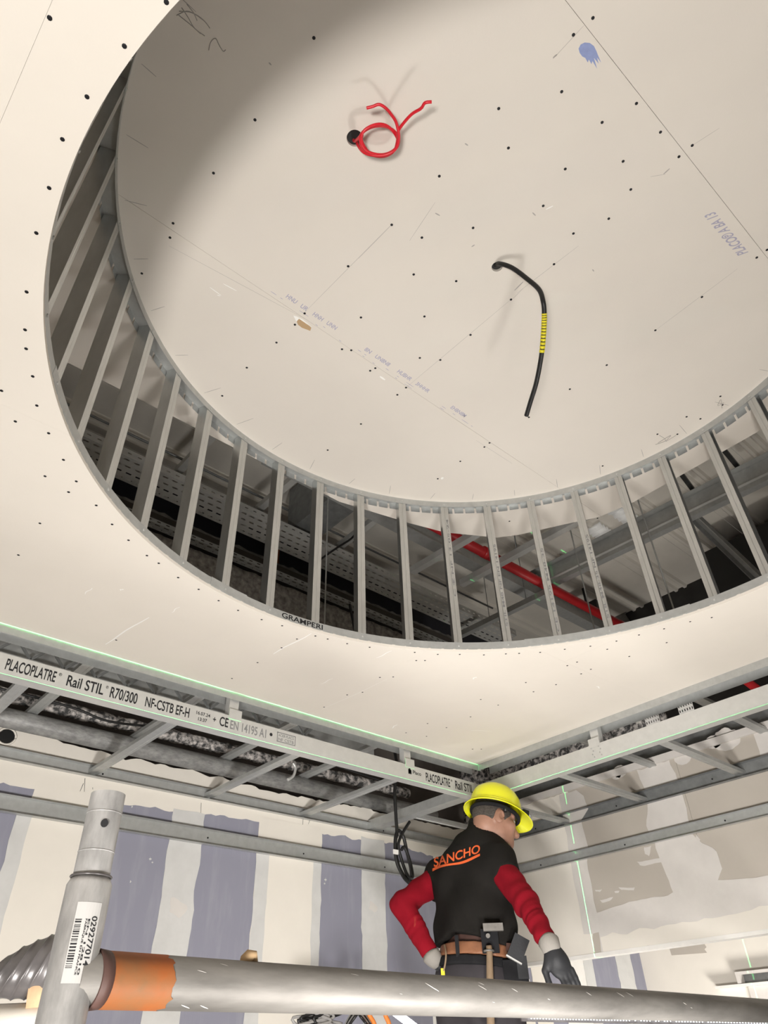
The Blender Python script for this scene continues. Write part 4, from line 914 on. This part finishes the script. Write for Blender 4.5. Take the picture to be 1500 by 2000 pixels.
b = MB(); c_ = Q(773, 1664, 2.28); b.obox(c_, (.016, 0, 0), (0, .004, 0), (0, 0, .011)); b.build('white_tag', 'white', cc)

# ------------------------------------------------------------------ the worker
def smin(a, b, k):
    h = np.clip(.5+.5*(b-a)/k, 0, 1); return b*(1-h)+a*h-k*h*(1-h)
def rc(P, a, b, ra, rb):
    a, b = np.array(a, float), np.array(b, float); ba = b-a; tq = np.clip(((P-a)@ba)/(ba@ba), 0, 1)
    return np.linalg.norm(P-(a+tq[..., None]*ba), axis=-1)-(ra+tq*(rb-ra))
def ell(P, c, ax, r):
    q = (P-np.array(c, float))@np.array(ax, float).T; r = np.array(r, float)
    k0 = np.linalg.norm(q/r, axis=-1); k1 = np.linalg.norm(q/r**2, axis=-1)+1e-9
    return k0*(k0-1)/k1
def nets(f, lo, hi, h):
    lo, hi = np.array(lo, float), np.array(hi, float); n = np.ceil((hi-lo)/h).astype(int)+1
    g = np.stack(np.meshgrid(*[lo[i]+h*np.arange(n[i]) for i in range(3)], indexing='ij'), -1)
    d = f(g.reshape(-1, 3)).reshape(n); ins = d < 0
    cnt = np.zeros(n-1); acc = np.zeros((*(n-1), 3))
    idx = [(i, j, k) for i in (0, 1) for j in (0, 1) for k in (0, 1)]
    sl = lambda A, o: A[o[0]:n[0]-1+o[0], o[1]:n[1]-1+o[1], o[2]:n[2]-1+o[2]]
    for a in idx:
        for ax in range(3):
            if a[ax]: continue
            c = list(a); c[ax] = 1; da, dc = sl(d, a), sl(d, c); m = (da < 0) != (dc < 0)
            t_ = np.where(m, da/np.where(m, da-dc, 1), 0)
            p = np.array(a, float)+np.zeros((*da.shape, 3)); p[..., ax] += t_
            acc += p*m[..., None]; cnt += m
    m = cnt > 0; ids = -np.ones(n-1, int); ids[m] = np.arange(m.sum())
    vs = (np.argwhere(m)+acc[m]/cnt[m][:, None])*h+lo
    fs = []
    for ax in range(3):
        o1, o2 = (ax+1) % 3, (ax+2) % 3
        sa = [slice(1, n[i]-1) for i in range(3)]; sa[ax] = slice(0, n[ax]-1); sb_ = list(sa); sb_[ax] = slice(1, n[ax])
        A, B = ins[tuple(sa)], ins[tuple(sb_)]; e = np.argwhere(A != B)
        if not len(e): continue
        off = np.array([1, 1, 1]); off[ax] = 0; e = e+off
        def cell(d1, d2): q = e.copy(); q[:, o1] -= d1; q[:, o2] -= d2; return ids[q[:, 0], q[:, 1], q[:, 2]]
        fl_ = ins[e[:, 0], e[:, 1], e[:, 2]]
        quad = np.stack([cell(0, 0), cell(1, 0), cell(1, 1), cell(0, 1)], 1)
        quad[~fl_] = quad[~fl_][:, ::-1]
        fs += [tuple(int(v) for v in q) for q in quad[(quad >= 0).all(1)]]
    return vs, fs
def sdf_obj(name, f, lo, hi, h, mat, parent, smooth=2):
    vs, fs = nets(f, lo, hi, h)
    b = MB(); b.add([tuple(v) for v in vs], fs, True); o = b.build(name, mat, parent)
    bm = bmesh.new(); bm.from_mesh(o.data)
    for _ in range(smooth): bmesh.ops.smooth_vert(bm, verts=bm.verts, factor=.5, use_axis_x=True, use_axis_y=True, use_axis_z=True)
    bm.to_mesh(o.data); bm.free(); return o
nv3 = lambda v: np.array(v)/np.linalg.norm(v)
pel = np.array(hd(930, 1915, 3.62)); nk = np.array(hd(938, 1626, 3.68)); hc = np.array(hd(966, 1600, 3.66))
Ls, Rs = np.array(hd(862, 1712, 3.80)), np.array(hd(975, 1690, 3.55))
Le, Lw = np.array(hd(787, 1766, 3.66)), np.array(hd(843, 1868, 3.60))
Re, Rw = np.array(hd(1026, 1762, 3.38)), np.array(hd(1073, 1842, 3.20))
Fd = nv3([.99, .12, 0]); Ld = nv3([-.12, .99, 0]); Ud = nv3(nk-pel)
AX = [nv3(np.cross(Ld, Ud)), Ld, Ud]          # forward, left, up of the trunk
chest = pel+(nk-pel)*.66; waist = pel+(nk-pel)*.26
ank_z = pel[2]-.90
FEET = ank_z-.075
legs = []
for sg in (1, -1):
    hip = pel+Ld*.095*sg-np.array([0, 0, .05]); kn = hip+Fd*.03+Ld*.03*sg-np.array([0, 0, .42]); an = np.array([*(kn+Fd*-.02+Ld*.02*sg)[:2], ank_z]); legs.append((hip, kn, an))
# head frame
f_ = nv3([.91, -.42, -.30]); s_ = nv3(np.cross([0.10, 0.12, 1], f_)); u2 = np.cross(f_, s_); HA = [f_, s_, u2]
hp_ = lambda a, b, c: hc+f_*a+s_*b+u2*c
def head(P):
    d = ell(P, hp_(-.01, 0, .02), HA, (.098, .077, .10))
    d = smin(d, ell(P, hp_(.035, 0, -.055), HA, (.068, .060, .080)), .03)
    d = smin(d, ell(P, hp_(.075, 0, -.105), HA, (.028, .030, .026)), .03)
    d = smin(d, rc(P, hp_(.092, 0, .0), hp_(.118, 0, -.040), .010, .016), .014)
    for sg in (1, -1):
        d = smin(d, rc(P, hp_(.086, .018*sg, .022), hp_(.070, .055*sg, .018), .012, .010), .016)
        d = smin(d, ell(P, hp_(.062, .045*sg, -.030), HA, (.028, .026, .024)), .02)
        ear = ell(P, hp_(-.008, .079*sg, -.020), [nv3(f_+s_*.35*sg), nv3(s_*sg-f_*.35), u2], (.024, .010, .036))
        ear = np.maximum(ear, -ell(P, hp_(.000, .090*sg, -.020), HA, (.012, .009, .020)))
        d = smin(d, ear, .008)
        d = np.maximum(d, -ell(P, hp_(.094, .032*sg, .0), HA, (.016, .019, .012)))
    d = smin(d, rc(P, hp_(.085, .018, -.072), hp_(.085, -.018, -.072), .008, .008), .012)
    d = smin(d, rc(P, hp_(-.045, 0, -.05), nk-Ud*.03, .054, .062), .035)
    return d
def trunk(P, g=0.):
    d = ell(P, chest, AX, (.115+g, .175+g, .20+g))
    d = smin(d, ell(P, waist, AX, (.105+g, .150+g, .20+g)), .08)
    d = smin(d, ell(P, pel, [Fd, Ld, [0, 0, 1]], (.115+g, .165+g, .13+g)), .07)
    up = nk-Ud*.07
    for A_ in (Ls, Rs): d = smin(d, rc(P, up, A_, .062+g, .060+g), .06)
    return d
def arms(P, g=0., upto=None):
    d = 9+P[:, 0]*0
    for a, e, wv in ((Ls, Le, Lw), (Rs, Re, Rw)):
        q = smin(rc(P, a, e, .055+g, .045+g), rc(P, e, wv, .045+g, .031+g), .02); d = np.minimum(d, q)
    return d
def legf(P, g=0.):
    d = 9+P[:, 0]*0
    for hip, kn, an in legs: d = np.minimum(d, smin(rc(P, hip, kn, .085+g, .058+g), rc(P, kn, an, .056+g, .038+g), .03))
    return d
worker = thing('person', 'worker in yellow helmet, dark shirt over red sleeves, seen from behind', 'person', (float(pel[0]), float(pel[1]), float(FEET)))
lo = np.minimum.reduce([pel, nk, hc, Ls, Le, Re, Rw, Lw])-.28; hi = np.maximum.reduce([pel, nk, hc, Ls, Le, Re, Rw, Lw])+.28
def body(P):
    d = smin(head(P), trunk(P, -.012), .03); d = smin(d, arms(P, -.010), .02); return smin(d, legf(P, -.012), .03)
sdf_obj('body', body, (lo[0], lo[1], ank_z-.02), hi, .0085, 'skin', worker, 1)
sdf_obj('face', head, hc-np.array([.17, .17, .16]), hc+np.array([.17, .17, .14]), .0042, 'skin', worker, 1)
# clothes
def folds(P, amp):
    q = P*1.0
    return amp*(np.sin(q[:, 2]*38+6*np.sin(q[:, 1]*9)+q[:, 0]*12)*.5+np.sin(q[:, 1]*31-q[:, 2]*22)*.5)
hem = waist+Ud*.0
tdir = nv3(Rs-Ls)
def shirt(P):
    d = trunk(P, .014)
    d = smin(d, ell(P, waist-AX[0]*.01+Ud*.03, AX, (.135, .180, .21)), .06)
    d = smin(d, rc(P, Ls-Ud*.06-AX[0]*.02, chest+Ld*.13-Ud*.02-AX[0]*.02, .05, .08), .05); d = smin(d, rc(P, chest+Ld*.12-AX[0]*.02, waist+Ld*.13-AX[0]*.02-Ud*.05, .08, .075), .05)
    for a, e in ((Ls, Le), (Rs, Re)):
        ex = a+(e-a)*.42; k_ = nv3(e-a)
        s1 = np.maximum(rc(P, a, ex, .068, .062), (P-(a+(e-a)*.34))@k_)
        d = smin(d, s1, .035)
    d = smin(d, np.maximum(rc(P, nk-Ud*.03, nk+Ud*.045+AX[0]*.010, .078, .069), (P-(nk+Ud*.052-AX[0]*.0))@Ud), .03)
    d = np.maximum(d, -rc(P, nk+Ud*.0, hp_(-.045, 0, -.05), .058, .056))
    side = (P-pel)@Ld
    hemz = (P-(pel+Ud*(.115)))@Ud + .04*np.exp(-((P-pel)@Ld/.09)**2)*((P-pel)@AX[0] < 0)*-1
    d = np.maximum(d, -hemz)
    return d+folds(P, .007)+.006*np.sin(((P-chest)@Ld)*26+((P-chest)@Ud)*17+1.3)*(((P-chest)@Ud) < .12)
sh = sdf_obj('shirt', shirt, lo, hi, .0075, 'shirt', worker, 2)
for a, e, wv in ((Ls, Le, Lw), (Rs, Re, Rw)):
    def under(P):
        st = a+(e-a)*.15; k_ = nv3(wv-e); tw_ = (P-e)@k_
        q = smin(rc(P, st, e, .060, .053), rc(P, e, wv-(wv-e)*.12, .053, .040), .025)
        return q+folds(P*1.7, .005)+.0018*np.sin(tw_*80+5*np.sin(P[:, 2]*23+P[:, 1]*31))*np.clip(tw_*12, 0, 1)
    sdf_obj('red_sleeve', under, np.minimum.reduce([a, e, wv])-.1, np.maximum.reduce([a, e, wv])+.1, .006, 'sleeve', worker, 1)
def trous(P):
    d = smin(ell(P, pel, [Fd, Ld, [0, 0, 1]], (.135, .185, .17)), legf(P, .022), .06)
    d = np.maximum(d, (P-(pel+Ud*.125))@Ud)
    return d+folds(P, .004)
sdf_obj('trousers', trous, (lo[0], lo[1], ank_z-.02), hi, .010, 'trouser', worker, 2)
for hip, kn, an in legs:
    b_ = np.array([an[0], an[1], FEET])
    def boot(P):
        q = smin(rc(P, an, b_+[0, 0, .05], .055, .055), rc(P, b_+[0, 0, .045], b_+Fd*.17+[0, 0, .036], .046, .036), .03); return np.maximum(q, FEET-P[:, 2])
    sdf_obj('boot', boot, b_-[.25, .25, .02], b_+[.3, .25, .20], .008, 'black', worker, 1)
def undershirt_tail(P):
    d = trunk(P, .006); zz_ = (P-pel)@Ud; return np.maximum(np.maximum(d, zz_-.17), .085-zz_)
sdf_obj('brown_undershirt', undershirt_tail, lo, hi, .0085, 'leather_d', worker, 1)
def beltf(P, z0, z1, g):
    d = smin(trunk(P, g), ell(P, pel, [Fd, Ld, [0, 0, 1]], (.135+g*.3, .185+g*.3, .17)), .03); zz_ = (P-pel)@Ud; return np.maximum(np.maximum(d, zz_-z1), z0-zz_)
sdf_obj('leather_belt', lambda P: beltf(P, .068, .118, .024), lo, hi, .0065, 'leather', worker, 1)
sdf_obj('waistband', lambda P: beltf(P, .030, .066, .026), lo, hi, .0065, 'blackcloth', worker, 1)
# hands in gloves
def hand(wr_, d_, n_, thumb_dir, curl):
    """wr_ wrist, d_ along the fingers, n_ palm normal"""
    d_, n_ = nv3(d_), nv3(n_-np.dot(n_, nv3(d_))*nv3(d_)); sd = np.cross(n_, d_)
    if np.dot(sd, thumb_dir) < 0: sd = -sd
    segs = []
    for i, (off, ln) in enumerate([(.014, .074), (-.003, .082), (-.020, .076), (-.035, .060)]):
        k = wr_+d_*.092+sd*off; dirn = d_; pts = [k]
        for j, fr in enumerate((.45, .32, .23)):
            ca = curl*(.6+.5*j); dirn = nv3(dirn*math.cos(ca)+n_*math.sin(ca)); pts.append(pts[-1]+dirn*ln*fr)
        segs.append(pts)
    tb0 = wr_+d_*.030+sd*.026; t1 = tb0+nv3(d_*.7+sd*.75+n_*.2)*.044; t2 = t1+nv3(d_+sd*.12+n_*.15)*.036; t3 = t2+nv3(d_-sd*.12+n_*.1)*.028
    def f(P):
        d = ell(P, wr_+d_*.055, [d_, sd, n_], (.060, .044, .019)); d = smin(d, rc(P, wr_-d_*.01, wr_+d_*.04, .028, .030), .02)
        for pts in segs:
            for j in range(3): d = smin(d, rc(P, pts[j], pts[j+1], .0105-.0008*j, .0100-.0008*j), .004)
        d = smin(d, rc(P, tb0, t1, .016, .0125), .012); d = smin(d, rc(P, t1, t2, .0125, .011), .004); return smin(d, rc(P, t2, t3, .011, .0095), .003)
    return f
Rd = nv3(np.array(hd(1101, 1925, 3.16))-Rw)
camdir = nv3(np.array([-Rw[0], -Rw[1], CZ-Rw[2]])); imr = np.array([.75, -.66, 0])
fR = hand(Rw+Rd*.018, Rd+imr*.16, -camdir-.25*imr, -imr, .16)
sdf_obj('right_glove', fR, Rw+Rd*.1-.15, Rw+Rd*.1+.15, .0036, 'glove', worker, 1)
Ldn = nv3(pel+np.array([-.03, .10, .02])-Lw)
fL = hand(Lw+Ldn*.03, Ldn, np.array([.5, -.5, 0]), np.array([.6, .3, .6]), .35)
sdf_obj('left_glove', fL, Lw-.2, Lw+.2, .0045, 'glove', worker, 1)
for nm, e, wv, dv in (('right_cuff', Re, Rw, Rd), ('left_cuff', Le, Lw, Ldn)):
    k_ = nv3(wv-e); b = MB(); a_ = V(wv-k_*.012); b.tube([a_, a_+V(k_)*.004, V(wv+dv*.012), V(wv+dv*.034), V(wv+dv*.037)], [.036, .0415, .038, .034, .031], 20); b.build('glove_cuff', 'cuff', worker)
# hair under the helmet
def hairf(P):
    d = ell(P, hp_(-.012, 0, .018), HA, (.104, .083, .104))
    q = (P-hc)@np.array(HA).T
    d = np.maximum(d, q[:, 0]-.058+.9*np.maximum(0, -q[:, 2]+.012))            # hairline on the temple
    d = np.maximum(d, -(q[:, 2]+.070)); d = np.maximum(d, q[:, 2]-.07)
    d = np.maximum(d, -ell(P, hp_(-.004, .085, -.02), HA, (.028, .03, .040))); return np.maximum(d, -ell(P, hp_(-.004, -.085, -.02), HA, (.028, .03, .040)))
sdf_obj('hair', hairf, hc-.15, hc+.15, .0042, 'hair', worker, 1)
for sg in (1, -1):
    c_ = V(hp_(.082, .032*sg, .0)); b = MB()
    bm = bmesh.new(); bmesh.ops.create_uvsphere(bm, u_segments=16, v_segments=10, radius=.0125); b.add([v.co+c_ for v in bm.verts], [tuple(v.index for v in f.verts) for f in bm.faces], True); bm.free(); b.build('eye', 'eye', worker)
    c2 = V(hp_(.0930, .0335*sg, -.0005)); b = MB(); b.obox(c2, V(f_)*.002, V(s_)*.0045, V(u2)*.0045); b.build('iris', 'black', worker)
    b = MB(); b.tube([V(hp_(.098, .016*sg, .024)), V(hp_(.096, .036*sg, .030)), V(hp_(.078, .056*sg, .024))], [.004, .005, .003], 8); b.build('eyebrow', 'hair', worker)
b = MB(); b.tube([V(hp_(.087, .024, -.072)), V(hp_(.097, 0, -.071)), V(hp_(.087, -.024, -.072))], [.003, .006, .003], 8); b.build('lips', 'skin', worker)
# helmet
HB = hc+u2*.052
hel = thing('hard_hat', 'bright yellow hard hat on the worker', 'helmet', tuple(HB))
hel['label'] = 'bright yellow hard hat on the head of the worker'
hel.parent = None
nu, vs, fs = 56, [], []
prof_ = [(0.02, 1.0), (.22, .985), (.42, .93), (.60, .84), (.76, .70), (.87, .53), (.94, .34), (.975, .14), (1.0, -.02), (1.02, -.06), (1.12, -.13), (1.20, -.20), (1.22, -.225)]
for i, (r, h) in enumerate(prof_):
    for k in range(nu):
        a = 2*math.pi*k/nu; ca, sa = math.cos(a), math.sin(a)
        ex = max(0, r-1.0)*(1+1.15*max(0, ca)**3-.1*max(0, -ca)); rr_ = min(r, 1.0)+ex
        drop = -.05*max(0, ca)**2*(1 if r > 1.05 else 0)
        rid = .012*math.exp(-(sa/.16)**2)*(1 if .1 < r < .95 else 0)
        vs.append(V(HB+f_*rr_*.132*ca*(1.0)+s_*rr_*.110*sa+u2*((h+drop)*.122+rid*.5)))
for i in range(len(prof_)-1):
    for k in range(nu): fs.append((i*nu+k, i*nu+(k+1) % nu, (i+1)*nu+(k+1) % nu, (i+1)*nu+k))
fs.append(tuple(range(nu)))
b = MB(); b.add(vs, fs, True); o = b.build('shell', 'helmet', hel); md = o.modifiers.new('s', 'SOLIDIFY'); md.thickness = .004; md.offset = 0
b = MB(); b.tube([V(HB+f_*.137*math.cos(a)+s_*.115*math.sin(a)+u2*-.004) for a in np.linspace(0, 2*math.pi, 49)], .0035, 6); b.build('rim_bead', 'helmet', hel)
b = MB(); b.tube([V(HB+f_*.118*math.cos(a)+s_*.096*math.sin(a)+u2*-.030) for a in np.linspace(0, 2*math.pi, 41)], .010, 8); b.build('headband', 'blackcloth', hel)
c_ = HB+f_*.152+u2*.022
b = MB(); b.obox(V(c_), V(f_)*.016, V(s_)*.027, V(u2)*.020); b.build('head_torch', 'black', hel)
b = MB(); b.tube([V(c_+f_*.014), V(c_+f_*.034), V(c_+f_*.040)], [.018, .018, .014], 16); b.build('torch_lens', 'lens', hel)
for sg in (1, -1):
    b = MB(); b.tube([V(hp_(.012, .096*sg, .030)), V(hp_(.014, .092*sg, .002))], .010, 8); b.build('strap_clip', 'black', hel)
# lettering on the back of the shirt
bpy.context.view_layer.update()
me = sh.data; shl = V(sh.parent['_loc']); bv = BVHTree.FromPolygons([v.co+shl for v in me.vertices], [tuple(p.vertices) for p in me.polygons])
def project_print(txt, corners, mat, name, amp=0., raw=None, cuts=2):
    vs, fs = subdiv2d(*(raw or text_mesh(txt)), cuts=cuts); out = []
    for u, v in vs:
        x = (corners[0][0]*(1-u)+corners[1][0]*u)*(1-v)+(corners[3][0]*(1-u)+corners[2][0]*u)*v
        y = (corners[0][1]*(1-u)+corners[1][1]*u)*(1-v)+(corners[3][1]*(1-u)+corners[2][1]*u)*v
        d = ray(x, y).normalized(); hit = bv.ray_cast(V((0, 0, CZ)), d)
        out.append((hit[0]+hit[1]*.0022) if hit[0] else None)
    if any(o_ is None for o_ in out):
        good = [o_ for o_ in out if o_ is not None]
        fs = [f for f in fs if all(out[i] is not None for i in f)]; out = [o_ if o_ is not None else good[0] for o_ in out]
    b = MB(); b.add(out, fs); return b.build(name, mat, worker)
project_print('SANCHO', [(848, 1695), (938, 1666), (938, 1649), (848, 1676)], 'orange', 'shirt_lettering')
tq = np.linspace(0, 1, 25); wv_ = [(t_, .62+.25*math.sin(t_*7+.3)) for t_ in tq]+[(t_, .12+.28*math.sin(t_*7+.0)) for t_ in tq[::-1]]
nw = len(tq); raw = (np.array(wv_), [(i, i+1, 2*nw-2-i, 2*nw-1-i) for i in range(nw-1)])
project_print('', [(845, 1704), (938, 1675), (938, 1666), (845, 1694)], 'orange', 'shirt_underline', raw=raw, cuts=1)
# hammer in its loop
bk = lambda x, y, d=3.42: V(hd(x, y, d))
def onback(x, y, off=.02, dflt=3.45):
    d = ray(x, y).normalized(); hit = bv2.ray_cast(V((0, 0, CZ)), d); return (hit[0]-d*off) if hit[0] else bk(x, y, dflt)
allm = [o for o in worker.children if o.name.split('.')[0] in ('leather_belt', 'trousers', 'waistband', 'shirt', 'brown_undershirt')]
vv_, ff_ = [], []
for o in allm:
    n0 = len(vv_); vv_ += [v.co+V(worker['_loc']) for v in o.data.vertices]; ff_ += [tuple(i+n0 for i in p.vertices) for p in o.data.polygons]
bv2 = BVHTree.FromPolygons(vv_, ff_)
rt = V((RM @ V((1, 0, 0)))); rt.z = 0; rt.normalize(); UPV = V((0, 0, 1)); tocam = V((-.735, -.675, 0))
hm = thing('hammer', 'wooden handled hammer hanging at the back of the belt', 'hammer', onback(955, 1920, .03))
ph = onback(956, 1858, .036)
b = MB(); b.obox(onback(963, 1811, .050), rt*.042, tocam*.012, UPV*.014); b.build('hammer_head', 'tube', hm)
hb_ = onback(957, 1915, .032); hdn = (hb_-ph); 
b = MB(); b.tube([ph+V((0, 0, .02)), ph, hb_, hb_+hdn*1.6], [.0125, .0125, .015, .0155], 14); b.build('handle', 'handle', hm)
hl = thing('hammer_holder', 'black leather hammer holder on the belt', 'tool holder', onback(950, 1850, .02))
b = MB(); b.obox(onback(957, 1838, .036), rt*.036, tocam*.014, UPV*.044); b.build('holder_plate', 'blackcloth', hl)
b = MB(); b.tube([onback(953, 1828, .050)+tocam*.001, onback(953, 1828, .050)+tocam*.008], .009, 12); b.build('rivet', 'tube', hl)
b = MB(); cR = onback(955, 1857, .032); b.tube([cR+rt*.019*math.cos(a)+tocam*.019*math.sin(a) for a in np.linspace(0, 2*math.pi, 25)], .004, 8); b.build('steel_ring', 'tube', hl)
tp = thing('tape_case', 'dark square tool pouch sticking out on the right of the belt', 'pouch', bk(1010, 1860, 3.45))
c_ = bk(1012, 1852, 3.46); tl = (rt*.5+UPV*.86).normalized(); tr = tl.cross(tocam).normalized()
b = MB(); b.obox(c_, tl*.046, tr*.032, tocam*.016); b.build('case', 'glove', tp)
b = MB(); b.obox(c_-tl*.047, tl*.003, tr*.034, tocam*.018); b.build('bottom_edge', 'zinc_l', tp)
b = MB(); b.bar(onback(990, 1850, .02), c_-tr*.0, .03, .012, tocam); b.build('hook', 'leather_d', tp)
p2 = thing('tool_pouch', 'black tool pouch at the right hip above the rail', 'pouch', bk(1015, 1910, 3.48))
b = MB(); b.obox(bk(1008, 1910, 3.5), rt*.050, tocam*.035, UPV*.060); b.build('pouch_body', 'blackcloth', p2)
b = MB(); b.obox(bk(1020, 1890, 3.48), rt*.022, tocam*.02, UPV*.040); b.build('pouch_pocket', 'glove', p2)
p3 = thing('belt_clip', 'metal key clip with cord hanging on the left of the belt', 'clip', onback(868, 1880, .02))
b = MB(); b.tube(smooth_path([onback(868, 1845, .02), onback(871, 1862, .022), onback(869, 1885, .025), onback(863, 1908, .025)], 5), .004, 8); b.build('cord', 'handle', p3)
b = MB(); b.obox(onback(865, 1898, .03), rt*.008, tocam*.005, UPV*.012); b.build('clip', 'yellow', p3)
for x in (893, 892):
    pass
b = MB(); b.obox(onback(893, 1848, .012), rt*.008, tocam*.007, UPV*.040); b.build('belt_loop', 'blackcloth', worker)
# platform under his boots, trestles reaching the floor
pf = thing('work_platform', 'timber work platform the worker stands on', 'platform', (float(pel[0]), float(pel[1]), 0))
for i in range(5):
    y0 = float(pel[1])-.55+i*.22; b = MB(); b.box((float(pel[0])-.9, y0, FEET-.04), (float(pel[0])+.9, y0+.215, FEET-.0005)); b.build('plank', 'plank', pf)
for sx in (-.8, .8):
    for sy in (-.5, .5): b = MB(); b.tube([(float(pel[0])+sx, float(pel[1])+sy, 0), (float(pel[0])+sx, float(pel[1])+sy, FEET-.04)], .024, 12); b.build('leg', 'tube', pf)
    b = MB(); b.bar((float(pel[0])+sx, float(pel[1])-.55, FEET-.064), (float(pel[0])+sx, float(pel[1])+.55, FEET-.064), .048, .048); b.build('cross_tube', 'tube', pf)
for o in bpy.data.objects:
    if '_loc' in o: del o['_loc']
